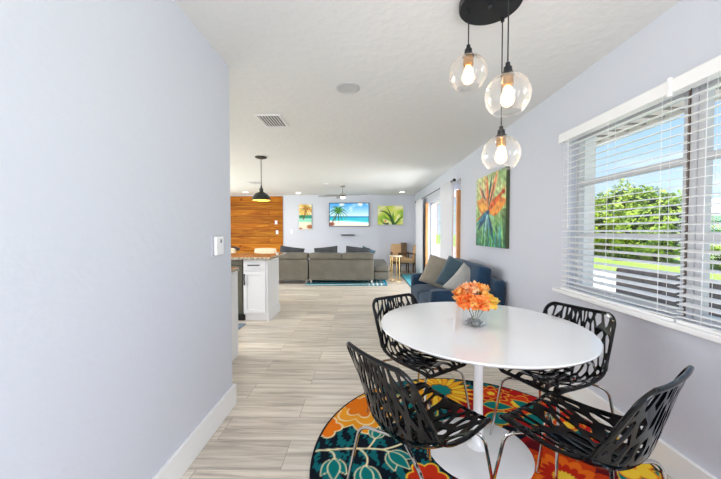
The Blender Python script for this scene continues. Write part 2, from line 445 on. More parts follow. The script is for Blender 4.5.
# ------------------------------------------------------------------ room shell
H = 2.44; XR = 1.601; XL = -.968; YE = 2.21; YB = 9.96; YS = -1.7; XK = -5.2
struct('floor', MB().box(XK-.2, XR+.2, YS-.2, YB+.2, -.12, 0), M['floor'], smooth=False)
struct('ceiling', MB().box(XK-.2, XR+.2, YS-.2, YB+.2, H, H+.18), M['ceiling'], smooth=False)
struct('wall_back', MB().box(XK-.2, XR+.2, YB, YB+.2, 0, H), M['wall'], smooth=False)
struct('wall_left', MB().box(XL-.12, XL, YS, YE, 0, H).box(XK, XL-.12, YE-.12, YE, 0, H), M['wall'], smooth=False)
WY0, WY1, WZ0, WZ1 = .42, 2.46, .82, 2.01
DY0, DY1, DZ = 5.34, 7.86, 2.0
w = MB()
for (y0, y1, z0, z1) in ((YS-.2, -1.2, 0, H), (WY0, WY1, 0, WZ0), (WY0, WY1, WZ1, H), (-1.2, .2, 0, .8), (-1.2, .2, 2.05, H), (.2, WY0, 0, H), (WY1, DY0, 0, H), (DY0, DY1, DZ, H), (DY1, YB+.2, 0, H)):  # includes an unseen opening added near the camera for side fill
    w.box(XR, XR+.2, y0, y1, z0, z1)
struct('wall_right', w, M['wall'], smooth=False)
w = MB()   # wall behind the camera, with an opening added for fill light
for (x0, x1, z0, z1) in ((XK-.2, XL-.12, 0, H), (XL-.12, -.7, 0, H), (-.7, 1.3, 0, .5), (-.7, 1.3, 2.2, H), (1.3, XR, 0, H)):
    w.box(x0, x1, YS-.2, YS, z0, z1)
struct('wall_rear', w, M['wall'], smooth=False)
w = MB()   # kitchen side wall, opening added to let the fill lamp in
for (y0, y1, z0, z1) in ((YS-.2, 3.6, 0, H), (3.6, 8.6, 0, .9), (3.6, 8.6, 2.2, H), (8.6, YB, 0, H)):
    w.box(XK-.2, XK, y0, y1, z0, z1)
struct('wall_kitchen', w, M['wall'], smooth=False)
struct('trim_1', MB().box(XK, -2.657, YB-.025, YB-.001, 0, 2.405), M['wood_wall'], smooth=False)
for o in [bpy.data.objects['trim_1']]: tag(o, kind='structure')
# baseboards
BH = .152; BT = .022
struct('baseboard_left', MB().box(XL, XL+BT, YS, YE+BT, 0, BH).box(XL-.12, XL, YE, YE+BT, 0, BH), M['trim'], bevel=.004)
struct('baseboard_right', MB().box(XR-BT, XR, YS, DY0-.14, 0, BH).box(XR-BT, XR, DY1+.1, YB, 0, BH), M['trim'], bevel=.004)
struct('baseboard_back', MB().box(-2.63, XR-.02, YB-BT, YB, 0, BH), M['trim'], bevel=.004)

# ------------------------------------------------------------------ dining window
win = thing('window_1', None, None, (XR, 0, 0)); tag(win, kind='structure')
fx0, fx1 = .060, .105
f = MB()
units = ((1.615, 2.46), (.42, 1.575))
for (y0, y1) in units:
    for (a, b) in ((y0, y0+.032), (y1-.032, y1)): f.box(fx0, fx1, a, b, WZ0, WZ1)
    for z in (WZ0, 1.22, 1.62, WZ1-.038): f.box(fx0, fx1, y0+.032, y1-.032, z, z+.038)
f.build('window_frame', M['window_metal'], win, bevel=.004)
MB().box(.045, .11, 1.605, 1.612, WZ0, WZ1).build('window_gasket', M['bronze'], win)
MB().box(.107, .20, WY1-.012, WY1-.001, WZ0, WZ1).build('outer_casing', M['trim'], win)
f = MB().box(.05, .115, 1.575, 1.605, WZ0, WZ1); f.build('window_mullion', M['window_metal'], win, bevel=.006)
g = MB()
for (y0, y1) in units: g.box(.080, .083, y0+.03, y1-.03, WZ0+.03, WZ1-.04)
g.build('window_pane', M['glass'], win, smooth=False)
f = MB()
for z in (1.05, 1.42, 1.55, 1.80): f.box(.04, .060, 2.36, 2.40, z+.02, z+.05)
f.build('window_latch', M['window_metal'], win, bevel=.004)
MB().box(-.085, .20, WY0-.05, WY1+.055, .789, .818).build('window_sill', M['trim'], win, bevel=.006)
def blind(y0, y1, dz, lab, brk):
    t = thing('window_blind', lab, 'blind', (XR, 0, 0), 0, None)
    s = MB(); z = .926+dz; k = 0; rnd = random.Random(3)
    while z < 1.945:
        tilt = -.19
        mt = Matrix.Translation((-.035, 0, z)) @ Matrix.Rotation(tilt, 4, 'Y')
        s.box(-.0245, .0245, y0, y1, -.0014, .0014, mt); z += .0435; k += 1
    s.build('slats', M['blind'], t, smooth=False)
    b = MB()     # slats bunched at the foot, one bent by use
    for i, zz in enumerate((.839, .859, .887)):
        sag = [.010, .006, 0][i]
        n = 14
        for j in range(n):
            a = y0+(y1-y0)*j/n; c = y0+(y1-y0)*(j+1)/n
            q0 = sag*math.sin(PI*j/n)*brk; q1 = sag*math.sin(PI*(j+1)/n)*brk
            b.prism([(-.060, zz+dz-q0), (-.010, zz+dz-q0-.006), (-.010, zz+dz-q0-.001), (-.060, zz+dz-q0+.005)], a, c)
    b.build('bunched_slats', M['blind'], t, smooth=False)
    MB().box(-.062, -.012, y0, y1, .8185, .833).build('bottom_rail', M['blind'], t, bevel=.003)
    MB().box(-.06, -.005, y0, y1, 1.965, 2.005).build('headrail', M['blind'], t, bevel=.002)
    n = 4 if y1-y0 > .9 else 3
    for i in range(n):
        y = y0+(y1-y0)*(.1+.8*i/(n-1)); c = MB()
        for dx in (-.058, -.012): c.tube([(dx, y, .83), (dx, y, 1.97)], .0012, 5)
        c.build('ladder_cord', M['blind'], t)
    return t
b1 = blind(1.552, 2.44, 0, 'white horizontal slat blind on the narrower window half by the wall picture', 1)
MB().tube([(-.066, 2.42, 1.96), (-.066, 2.42, 1.36)], .004, 8).build('tilt_wand', M['plate_grey'], b1)
c = MB().tube([(-.066, 2.37, 1.96), (-.066, 2.36, 1.32)], .002, 6); c.lathe([(0,0),(.006,.004),(.006,.02),(.002,.03)], 10, (-.066, 2.36, 1.295)); c.build('pull_cord', M['blind'], b1)
b2 = blind(.44, 1.538, -.010, 'white horizontal slat blind on the window half nearest the camera, right of the post', -1)
vb = thing('blind_valance', 'long white valance board across the top of both window blinds', 'valance', (XR, 0, 0))
MB().prism([(-.078, 1.96), (-.067, 1.96), (-.067, 2.02), (-.070, 2.033), (-.078, 2.025)], .43, 2.47).box(-.067, 0, 2.457, 2.47, 1.96, 2.03).build('valance_board', M['blind'], vb, bevel=.002)
MB().box(-.084, -.0665, 1.575, 1.595, 1.945, 2.04).build('valance_clip', M['plate_white'], vb, bevel=.004)

# ------------------------------------------------------------------ sliding door
dr = thing('door_1', None, None, (XR, 0, 0)); tag(dr, kind='structure')
f = MB()
for (a, b) in ((DY0, DY0+.06), (6.55, 6.65), (DY1-.06, DY1)): f.box(.08, .12, a, b, .02, DZ-.01)
f.box(.08, .12, DY0, DY1, DZ-.07, DZ-.01).box(.08, .12, DY0, DY1, 0, .05)
f.build('door_frame', M['trim'], dr, bevel=.004)
MB().box(.098, .102, DY0+.05, DY1-.05, .04, DZ-.06).build('door_pane', M['glass'], dr, smooth=False)
MB().box(-.055, 0, DY0-.14, DY0-.05, 0, 1.965).box(-.055, 0, DY1, DY1+.07, 0, 2.0).build('door_casing', M['oak_trim'], dr, bevel=.004)

def curtain(y0, y1, x, z0, z1, n, amp, lab, flare=0):
    t = thing('curtain', lab, 'curtain', (x, 0, 0))
    m = MB(); N = n*10; rows = []
    for j in range(9):
        z = z0+(z1-z0)*j/8; k = 1+flare*(1-j/8); row = []
        for i in range(N+1):
            u = i/N; y = y1-(y1-y0)*(1-u)*k if flare else y0+(y1-y0)*u
            row.append(m.bm.verts.new((amp*math.sin(2*PI*n*u)*(1+.15*math.sin(j)), y, z)))
        rows.append(row)
    for j in range(8):
        for i in range(N): m.face([rows[j][i], rows[j][i+1], rows[j+1][i+1], rows[j+1][i]])
    o = m.build('drape', M['curtain'], t, ang=80)
    sd = o.modifiers.new('thick', 'SOLIDIFY'); sd.thickness = .003
    for i in range(n):
        MB().lathe([(.014, -.004), (.022, -.004), (.022, .004), (.014, .004)], 14, (0, y0+(y1-y0)*(i+.5)/n, z1-.023), 'y', closed=True).build('grommet', M['chrome'], t)
    return t
curtain(8.05, 8.88, 1.486, .02, 2.145, 9, .028, 'white curtain drawn to the far side of the sliding door')
curtain(5.27, 5.98, 1.48, .02, 2.145, 8, .032, 'white curtain gathered at the near side of the sliding door behind the blue loveseat')
rod = thing('curtain_rod', 'dark metal rod with ball finial over the sliding door', 'curtain rod', (1.481, 0, 2.122))
MB().tube([(0, 5.18, 0), (0, 9.0, 0)], .010, 10).build('pole', M['black_metal'], rod)
for y in (5.16, 9.02): MB().lathe([(0,-.028),(.02,-.02),(.028,0),(.02,.02),(0,.028)], 16, (0, y, 0), 'y').build('finial', M['black_metal'], rod)
for y in (5.22, 8.95): MB().tube([(.12, y, -.01), (0, y, -.01)], .008, 8).box(.11, .12, y-.02, y+.02, -.06, .04).build('bracket', M['chrome'], rod)

# ------------------------------------------------------------------ chairs
def chair_profile():
    pts = [(.262, .418), (.25, .436), (.22, .446), (.14, .432), (.04, .411), (-.06, .402), (-.13, .414), (-.180, .455), (-.205, .53), (-.225, .61), (-.244, .69), (-.268, .782)]
    # Catmull-Rom
    out = []
    P = [pts[0]]+pts+[pts[-1]]
    for i in range(1, len(P)-2):
        for k in range(12):
            t = k/12; a, b, c_, d = P[i-1], P[i], P[i+1], P[i+2]
            out.append(tuple(.5*((2*b[j])+(-a[j]+c_[j])*t+(2*a[j]-5*b[j]+4*c_[j]-d[j])*t*t+(-a[j]+3*b[j]-3*c_[j]+d[j])*t**3) for j in (0, 1)))
    out.append(pts[-1]); o = np.array(out); seg = np.hypot(*np.diff(o, axis=0).T); s = np.concatenate([[0], np.cumsum(seg)])
    return o, s
CP, CS = chair_profile(); CL = CS[-1]
def hw(q):
    return np.interp(q/CL, [0, .12, .3, .48, .62, .8, 1], [.186, .208, .232, .243, .238, .220, .203])
def shell_pt(p, q, off=0):
    y = np.interp(q, CS, CP[:, 0]); z = np.interp(q, CS, CP[:, 1])
    e = .004; dy = np.interp(min(q+e, CL), CS, CP[:, 0])-np.interp(max(q-e, 0), CS, CP[:, 0]); dz = np.interp(min(q+e, CL), CS, CP[:, 1])-np.interp(max(q-e, 0), CS, CP[:, 1])
    l = math.hypot(dy, dz); ny, nz = dz/l, -dy/l     # towards the sitter (up / forward)
    if nz < 0 and abs(nz) > abs(ny): ny, nz = -ny, -nz
    if q > CL*.6 and ny < 0: ny, nz = -ny, -nz
    lift = float(np.interp(q/CL, [0, .1, .3, .5, .68, .85, 1], [.004, .014, .046, .074, .068, .045, .022]))
    a = abs(p)/.22; h = lift*a**2.2
    pp = p*(1-.10*a*a*lift/.085)
    return Vector((pp, y+ny*(h+off), z+nz*(h+off)))
def shell_outline():
    """closed outline in (p,q), rounded corners"""
    R0, R1 = .075, .075; pts = []
    n = 60
    for i in range(n+1):
        q = R0+(CL-R0-R1)*i/n; pts.append((float(hw(q)), q))
    w1 = float(hw(CL-R1))
    for k in range(1, 10):
        a = PI/2*k/10; pts.append((w1-R1+R1*math.cos(a), CL-R1+R1*math.sin(a)))
    nt = 16
    for k in range(nt+1): pts.append(((w1-R1)*(1-2*k/nt), CL))
    for k in range(1, 10):
        a = PI/2+PI/2*k/10; pts.append((-w1+R1+R1*math.cos(a), CL-R1+R1*math.sin(a)))
    for i in range(n+1):
        q = CL-R1-(CL-R0-R1)*i/n; pts.append((-float(hw(q)), q))
    w0 = float(hw(R0))
    for k in range(1, 10):
        a = PI+PI/2*k/10; pts.append((-w0+R0+R0*math.cos(a), R0+R0*math.sin(a)))
    for k in range(nt+1): pts.append((-(w0-R0)+2*(w0-R0)*k/nt, 0))
    for k in range(1, 10):
        a = -PI/2+PI/2*k/10; pts.append((w0-R0+R0*math.cos(a), R0+R0*math.sin(a)))
    return pts
def make_shell(parent):
    out = shell_outline(); O = np.array(out)
    nx, ny = 124, 214
    xs = np.linspace(-.24, .24, nx); ys = np.linspace(-.006, CL+.006, ny)
    X, Y = np.meshgrid(xs, ys); P = np.stack([X.ravel(), Y.ravel()], 1)
    A = O; B = np.roll(O, -1, 0); best = np.full(len(P), 9.0); ins = np.zeros(len(P), bool)
    for a, b in zip(A, B):
        d = b-a; L = d@d
        if L < 1e-14: continue
        t = np.clip(((P-a)@d)/L, 0, 1); best = np.minimum(best, np.hypot(*(P-a-t[:, None]*d).T))
        cr = ((a[1] > P[:, 1]) != (b[1] > P[:, 1]))
        with np.errstate(divide='ignore', invalid='ignore'):
            xi = (b[0]-a[0])*(P[:, 1]-a[1])/(b[1]-a[1]+1e-15)+a[0]
        ins ^= cr & (P[:, 0] < xi)
    d_out = np.where(ins, best, -best)
    # branching net of long slanted cells
    rs = np.random.RandomState(11); S = 3.1
    def warp(p, q):
        return p + .16*np.tanh(p/.07)*(q-.30), q/S
    sites = []
    px, py = .047, .132/S*1.15
    r = 0; y = -.1/S
    while y < (CL+.1)/S:
        x = -.5+(px/2 if r % 2 else 0)
        while x < .5:
            sites.append((x+rs.uniform(-.016, .016), y+rs.uniform(-.013, .013))); x += px
        y += py*.72; r += 1
    Sx = np.array(sites); W = np.stack(warp(P[:, 0], P[:, 1]), 1)
    D = np.hypot(W[:, None, 0]-Sx[None, :, 0], W[:, None, 1]-Sx[None, :, 1]); ia = D.argmin(1)
    e = np.full(len(P), 9.0); idx = np.argsort(D, axis=1)[:, :8]
    for k in range(1, 8):
        pb = Sx[idx[:, k]]; pa = Sx[ia]; dd = pb-pa; l = np.hypot(*dd.T)
        e = np.minimum(e, (((pa+pb)/2-W)*dd).sum(1)/l)
    th = .0066+.0020*np.sin(P[:, 0]*31+P[:, 1]*17)
    bend = np.exp(-((P[:, 1]-.36)/.05)**2)*np.clip((np.abs(P[:, 0])-.15)/.05, 0, 1)*.008
    g = np.maximum(.017-d_out, th+bend-e); g = np.minimum(g, d_out).reshape(ny, nx)
    vk = {}; V = []
    def vert(key, p, q):
        if key not in vk: vk[key] = len(V); V.append((p, q))
        return vk[key]
    faces = []
    for j in range(ny-1):
        for i in range(nx-1):
            cs = [(i, j), (i+1, j), (i+1, j+1), (i, j+1)]; vals = [g[b, a] for a, b in cs]
            if max(vals) <= 0: continue
            poly = []
            for k in range(4):
                (a, b), (c_, d) = cs[k], cs[(k+1) % 4]; v0, v1 = vals[k], vals[(k+1) % 4]
                if v0 > 0: poly.append(vert((a, b), xs[a], ys[b]))
                if (v0 > 0) != (v1 > 0):
                    t = min(.92, max(.08, v0/(v0-v1))); key = ('e', min((a, b), (c_, d)), max((a, b), (c_, d)))
                    poly.append(vert(key, xs[a]+(xs[c_]-xs[a])*t, ys[b]+(ys[d]-ys[b])*t))
            if len(poly) > 2: faces.append(poly)
    T = .0035
    n = len(V); verts = [shell_pt(p, q, T) for p, q in V]+[shell_pt(p, q, -T) for p, q in V]
    F2 = list(faces)+[[x+n for x in reversed(f_)] for f_ in faces]
    ec = {}
    for f_ in faces:
        for k in range(len(f_)):
            a, b = f_[k], f_[(k+1) % len(f_)]
            if (b, a) in ec: del ec[(b, a)]
            else: ec[(a, b)] = 1
    for (a, b) in ec: F2.append([b, a, a+n, b+n])
    m = MB(); bv = [m.bm.verts.new(v) for v in verts]
    for f_ in F2: m.face([bv[k] for k in f_])
    op = [shell_pt(p*.985, min(max(q, .004), CL-.004)) for p, q in out]
    m.tube(op, .0085, 8, closed=True)
    return m.build('shell', M['black_plastic'], parent, ang=45)
def make_chair():
    t = thing('dining_chair', 'x', 'chair', (0, 0, 0), 0)
    make_shell(t)
    r = .0075; hz = .384
    for sx in (-1, 1):
        for (y0, yb, fy) in ((.235, .13, .30), (-.17, -.09, -.245)):
            wx, fx = (.165, .20) if y0 > 0 else (.20, .235); pts = [(sx*.004, yb, hz), (sx*.08, yb+(y0-yb)*.4, hz-.002), (sx*wx, y0, hz-.012), (sx*fx, fy, .0)]
            m = MB().tube(fillet(pts, .05, 7), r, 10)
            m.lathe([(0, 0), (.010, 0), (.010, .008), (0, .010)], 10, (sx*fx, fy, 0))
            m.build('leg', M['chrome'], t)
    MB().box(-.06, .06, -.11, .12, hz+.004, hz+.014).build('mounting_plate', M['black_metal'], t, bevel=.003)
    return t
RUGZ = .012
ch0 = make_chair()
def put_chair(o, cx, cy, ux, uy, label):
    o.location = (cx, cy, RUGZ); o.rotation_euler = (0, 0, math.atan2(uy, ux)-PI/2); o['label'] = label; o['group'] = 'dining chairs around the white table'
put_chair(ch0, .232, 1.328, .81, .586, 'black cut-out shell chair on chrome legs, front left of the table, back to the camera')
put_chair(copy_tree(ch0), .35, 2.05, .56, -.83, 'black cut-out shell chair at far left of the table, whitish glare across its top')
put_chair(copy_tree(ch0), 1.122, 1.826, -.886, -.463, 'black cut-out shell chair tucked in under the window sill, behind the right of the table')
put_chair(copy_tree(ch0), .882, 1.229, -.514, .858, 'black cut-out shell chair at front right, its glossy seat open to view')

# ------------------------------------------------------------------ table
TX, TY = .654, 1.766
tb = thing('dining_table', 'round white pedestal dining table on the colourful rug', 'table', (TX, TY, RUGZ))
TH = .74-RUGZ
MB().lathe([(0, TH-.03), (.52, TH-.022), (.555, TH-.014), (.563, TH-.005), (.560, TH), (0, TH)], 96).build('tabletop', M['white_gloss'], tb, ang=40)
MB().lathe([(.06, .022), (.034, .045), (.028, .09), (.026, .3), (.028, .62), (.04, TH-.045), (.10, TH-.025)], 40).build('pedestal', M['white_gloss'], tb, ang=60)
MB().lathe([(0, 0), (.285, 0), (.29, .006), (.28, .012), (.15, .018), (.07, .022), (0, .022)], 72).build('base', M['white_gloss'], tb, ang=50)

# ------------------------------------------------------------------ vase and blooms
vx, vy = .622, 1.745
vs = thing('vase', 'square clear glass vase with glass gravel on the white table', 'vase', (vx, vy, .74))
m = MB(); s_ = .048; hh = .092
mt = Matrix.Rotation(.5, 4, 'Z')
m.box(-s_, s_, -s_, s_, 0, .008, mt)
for (a, b, c_, d) in ((-s_, s_, -s_, -s_+.005), (-s_, s_, s_-.005, s_), (-s_, -s_+.005, -s_+.005, s_-.005), (s_-.005, s_, -s_+.005, s_-.005)): m.box(a, b, c_, d, .008, hh, mt)
m.build('glass_body', M['vase'], vs, smooth=False)
m = MB(); rnd = random.Random(5)
for _ in range(110):
    x, y, z = rnd.uniform(-.037, .037), rnd.uniform(-.037, .037), .012+rnd.random()**1.6*.022
    rr = rnd.uniform(.004, .007); q = Matrix.Rotation(.5, 4, 'Z') @ Matrix.Translation((x, y, z)) @ Matrix.Rotation(rnd.uniform(0, 3), 4, (1, .5, .3))
    m.box(-rr, rr, -rr*.7, rr*.7, -rr*.6, rr*.6, q)
tag(m.build('glass_gravel', M['crystals'], vs, smooth=False), kind='stuff')
blooms = [(-.062, -.035, .135, .056, 'petal1', 'reddish orange ruffled bloom at the left of the vase bouquet'),
          (.008, -.055, .128, .054, 'petal1', 'deep orange ruffled bloom low at the front centre of the bouquet'),
          (.072, -.015, .132, .056, 'petal2', 'yellow-orange ruffled bloom at the right of the bouquet'),
          (-.022, .03, .172, .056, 'petal3', 'pinkish orange bloom standing highest in the bouquet'),
          (.045, .035, .165, .054, 'petal0', 'light orange bloom at the upper right of the bouquet'),
          (-.07, .035, .150, .050, 'petal0', 'orange bloom at the back left of the bouquet')]
for k, (bx_, by_, bz, R, mm, lab) in enumerate(blooms):
    t = thing('flower', lab, 'flower', (vx+bx_*.85, vy+by_, .74+bz+(.012 if bz > .14 else -.004)), 0, 'orange blooms in the glass vase')
    m = MB(); rnd = random.Random(20+k)
    tilt = Vector((bx_*5, by_*5, 1)).normalized(); Q = Vector((0, 0, 1)).rotation_difference(tilt).to_matrix().to_4x4()
    for ring, (cnt, op, ln) in enumerate(((11, 1.4, 1.0), (10, 1.02, .98), (9, .68, .92), (7, .38, .84), (5, .15, .75))):
        for i in range(cnt):
            a = 2*PI*(i+rnd.random()*.6+ring*.4)/cnt; o_ = op+rnd.uniform(-.15, .15); l = R*1.02*ln*rnd.uniform(.82, 1.15); wd = R*.8
            g = []
            for u in range(6):
                row = []
                for v in range(5):
                    uu = u/5; vv = v/4*2-1
                    rad = l*uu; bend = o_*(.55+.6*uu)
                    x = rad*math.sin(bend); z = rad*math.cos(bend) + .10*R*vv*vv*uu
                    rf = .20*R*math.sin(vv*7+i*2+ring)*uu**2
                    yv = vv*wd*(math.sin(PI*min(1, uu*.72+.12)))
                    p = Vector((x+rf*.5, yv, z+rf)); row.append(m.bm.verts.new(Q @ (Matrix.Rotation(a, 4, 'Z') @ p)))
                g.append(row)
            for u in range(5):
                for v in range(4): m.face([g[u][v], g[u+1][v], g[u+1][v+1], g[u][v+1]])
    m.build('petals', M[mm], t, ang=180)
    e = Vector((-bx_*.75, -by_*.75, -bz+.03))
    MB().tube([(0, 0, .0), e*.45+Vector((0, 0, -.01)), e], .0022, 6).build('stem', M['stem'], t)

# ------------------------------------------------------------------ round rug
RX, RY, RR = .63, 1.70, .925
def paint_rug(c):
    TEAL = (12, 120, 118); CREAM = (246, 232, 186); BLK = (10, 22, 34); OR = (238, 152, 30); RED = (170, 22, 26); YEL = (250, 208, 60)
    nz = c.noise(60, 3); n2 = c.noise(140, 4)
    c.c = np.where((nz+.5*n2 > .25)[:, None], np.array((14, 104, 110))/255, np.array(BLK)/255)
    # red ground behind, red and orange ground to the right
    rs = np.random.RandomState(2)
    def zone(cx, cy, rx, ry, col): c.soft = .02; r = np.sqrt(((c.x-cx)/rx)**2+((c.y-cy)/ry)**2)+.05*c.noise(25, int(cx*100)+50); c.blend((1-r)*12, col); c.soft = .006
    zone(1.12, 2.20, .52, .36, RED)
    zone(1.02, 1.55, .60, .38, (96, 14, 24))
    zone(.80, 1.98, .20, .10, BLK)
    # orange peony at left edge
    c.flower(-.02, 2.26, .30, 7, .28, OR, CREAM, .012, .5)
    for r_ in (.21, .13): c.flower(-.02, 2.26, r_+.012, 7, .28, CREAM, None, 0, .5); c.flower(-.02, 2.26, r_, 7, .28, (244, 162, 44) if r_ > .2 else (232, 120, 24), None, 0, .5)
    c.flower(-.25, 2.02, .10, 5, .3, (236, 120, 24), CREAM, .012)
    # sunburst
    sx, sy, R = .60, 2.50, .26
    for k in range(22):
        a = 2*PI*k/22; c.leaf(sx+.05*math.cos(a), sy+.05*math.sin(a), a, R-.04, .024, YEL if k % 2 else (248, 180, 44), (196, 84, 20), .006)
    c.flower(sx, sy, .085, 9, .15, (16, 126, 122), (150, 70, 20), .01)
    # red carnation, yellow outlined, teal leaves
    for (fx, fy, R) in ((1.12, 2.30, .22), (.98, 2.45, .12), (1.32, 2.06, .16)):
        c.flower(fx, fy, R, 9, .3, (190, 26, 28), YEL, .010, .2); c.flower(fx, fy, R*.62+.008, 7, .3, YEL); c.flower(fx, fy, R*.62, 7, .3, (214, 60, 26)); c.flower(fx, fy, R*.25, 5, .2, YEL)
    for (lx, ly, a, ln, wd) in ((.80, 2.10, .3, .26, .065), (.86, 2.30, -.2, .2, .05), (1.05, 2.10, .2, .24, .06), (1.22, 2.20, 2.2, .2, .05), (.35, 2.42, 2.6, .22, .05), (.30, 2.30, -.6, .2, .05), (.42, 2.12, 1.1, .18, .045), (1.30, 1.62, .2, .24, .07), (1.05, 1.80, -.3, .22, .055), (1.10, 1.35, .8, .25, .06), (1.25, 1.86, .9, .2, .05)):
        c.leaf(lx, ly, a, ln, wd, TEAL, YEL, .009)
    # yellow petals on black right of the pedestal
    for a in (-.3, .1, .5, .9, 1.4, -.8): c.leaf(.76, 1.98, a, .15, .026, (246, 186, 40), (200, 96, 20), .006)
    # right hand flower: orange, frilly
    for k, (R, col) in enumerate(((.24, (206, 60, 18)), (.18, (240, 110, 24)), (.12, (200, 40, 20)), (.06, YEL))): c.flower(1.02, 1.62, R, 13+k*2, .22, col, None, 0, k)
    c.flower(1.42, 1.74, .13, 6, .3, YEL, (236, 130, 20), .012); c.flower(1.42, 1.74, .05, 5, .2, (230, 100, 20))
    c.flower(.62, 1.35, .22, 9, .3, (206, 40, 24), YEL, .012); c.flower(.62, 1.35, .1, 7, .3, YEL)
    c.flower(.32, 1.62, .10, 6, .3, (206, 50, 24), YEL, .012); c.flower(.28, 1.50, .12, 6, .3, (244, 180, 40), (180, 40, 20), .01)
    # teal side: stems and tulip-like leaves, cream outlined
    c.curve((-.31, 1.80), (-.05, 1.84), (.10, 1.82), .007, CREAM); c.curve((.10, 1.82), (.2, 1.84), (.34, 1.96), .007, CREAM)
    c.curve((.02, 1.83), (.05, 1.88), (.07, 1.93), .006, CREAM)
    c.curve((-.22, 1.81), (-.16, 1.80), (-.17, 1.72), .006, CREAM); c.curve((-.03, 1.82), (.04, 1.76), (.0, 1.68), .006, CREAM); c.curve((.10, 1.82), (.16, 1.80), (.19, 1.73), .006, CREAM)
    def tulip(x, y, a, k=1.0):
        for da, ln, wd in ((.55, .10, .022), (-.55, .10, .022), (0, .115, .024)): c.leaf(x, y, a+da, ln*k, wd*k, TEAL, CREAM, .0075)
    tulip(.06, 1.92, 1.3, .95); tulip(-.17, 1.74, -1.5, 1.25); tulip(.0, 1.69, -1.4, 1.25); tulip(.14, 1.80, -.9, 1.35)
    tulip(-.12, 1.42, 2.0, 1.3); tulip(.15, 1.25, 1.0, 1.3)
    r = np.hypot(c.x-RX, c.y-.07-RY); c.blend((r-RR+.014)/.004, (24, 26, 34))
rg = thing('round_rug', 'round rug with teal, orange and red flowers under the dining table', 'rug', (0, 0, 0))
nr, nt_ = 200, 560
rr = np.concatenate([[0], np.linspace(RR/nr, RR, nr)]); th = np.arange(nt_)*2*PI/nt_
px = [RX]; py = [RY]
for r_ in rr[1:]: px.extend(RX+r_*np.cos(th)); py.extend(RY+r_*np.sin(th))
px, py = np.array(px), np.array(py); cv = Canvas(px, py+.07, (0, 0, 0)); paint_rug(cv)
vz = np.full(len(px), RUGZ); verts = list(zip(px.tolist(), py.tolist(), vz.tolist()))
faces = [(0, 1+k, 1+(k+1) % nt_) for k in range(nt_)]
for j in range(nr-1):
    a, b = 1+j*nt_, 1+(j+1)*nt_; faces += [(a+k, b+k, b+(k+1) % nt_, a+(k+1) % nt_) for k in range(nt_)]
color_mesh('pile', verts, faces, cv.c, M['attr_rug'], rg)
MB().lathe([(0, .001), (RR-.002, .001), (RR+.003, .004), (RR+.003, RUGZ-.003), (RR-.001, RUGZ-.0005)], 160, (RX, RY, 0)).build('backing', M['dark_edge'], rg)

# ------------------------------------------------------------------ cluster pendant over the table
pc = thing('pendant_light', 'cluster pendant of three clear globes hung from a black round plate', 'light', (.634, 1.60, H))
MB().lathe([(0, -.03), (.148, -.03), (.152, -.024), (.152, 0), (0, 0)], 64).build('ceiling_plate', M['black_metal'], pc, bevel=.002)
MB().lathe([(0, -.052), (.007, -.05), (.009, -.034), (.012, -.03), (0, -.029)], 16).build('plate_knob', M['black_metal'], pc)
def globe(x, y, zc, R):
    cx, cy = x-.634, y-1.60; z = zc-H
    MB().tube([(cx, cy, -.03), (cx, cy, z+R+.04)], .0032, 8).lathe([(0, -.05), (.009, -.048), (.011, -.03), (0, -.03)], 12, (cx, cy, 0)).build('cord', M['black_metal'], pc)
    m = MB().lathe([(0, R+.052), (.010, R+.05), (.010, R+.034), (.018, R+.03), (.02, R+.008), (.030, R), (.030, R-.008), (0, R-.008)], 24, (cx, cy, z))
    m.build('socket_cap', M['black_metal'], pc)
    MB().lathe([(0, R-.008), (.024, R-.010), (.026, R-.05), (.02, R-.056), (0, R-.056)], 24, (cx, cy, z)).build('bulb_holder', M['brass'], pc)
    n = 26; a0 = .30; a1 = PI-.66
    prof = [(R*math.sin(a0+(a1-a0)*k/n), R*math.cos(a0+(a1-a0)*k/n)) for k in range(n+1)]
    inn = [((R-.003)*math.sin(a0+(a1-a0)*k/n), (R-.003)*math.cos(a0+(a1-a0)*k/n)) for k in range(n+1)][::-1]
    MB().lathe(prof+inn, 48, (cx, cy, z), closed=True).build('glass_globe', M['globe'], pc, ang=80)
    b = MB().lathe([(0, R-.056), (.013, R-.058), (.016, R-.075), (.029, R-.105), (.030, R-.12), (.022, R-.138), (.008, R-.148), (0, R-.149)], 24, (cx, cy, z)).build('bulb', M['bulb'], pc)
    fl = MB().tube([(cx-.008, cy, z+R-.08), (cx-.006, cy, z+R-.12), (cx+.006, cy, z+R-.12), (cx+.008, cy, z+R-.08)], .003, 6).build('filament', M['bulb_tip'], b)
    return (x, y, zc)
G = [globe(.535, 1.63, 2.09, .094), globe(.655, 1.445, 1.895, .099), globe(.735, 1.69, 1.688, .099)]

# ------------------------------------------------------------------ island pendant
ip = thing('pendant_light', 'black dome pendant with glowing gold lining over the kitchen island', 'light', (-1.634, 4.855, H))
MB().lathe([(0, -.025), (.055, -.025), (.09, -.012), (.092, 0), (0, 0)], 32).build('ceiling_plate', M['shade_black'], ip)
MB().tube([(0, 0, -.02), (0, 0, -.52)], .006, 8).build('cord', M['shade_black'], ip)
MB().lathe([(0, -.44), (.012, -.45), (.014, -.48), (.03, -.50), (.03, -.55), (0, -.56)], 20).build('socket_cap', M['shade_black'], ip)
MB().lathe([(.03, -.545), (.09, -.575), (.13, -.625), (.145, -.675), (.150, -.68), (.142, -.68), (.126, -.63), (.088, -.582), (.03, -.552)], 40, closed=True).build('lamp_shade', M['shade_black'], ip)
MB().lathe([(.028, -.556), (.086, -.588), (.122, -.634), (.139, -.681), (.136, -.681), (.119, -.636), (.084, -.592), (.028, -.56)], 40, closed=True).build('shade_lining', M['inner_shade'], ip)
MB().lathe([(0, -.56), (.02, -.58), (.03, -.63), (0, -.665)], 16).build('bulb', M['bulb'], ip)

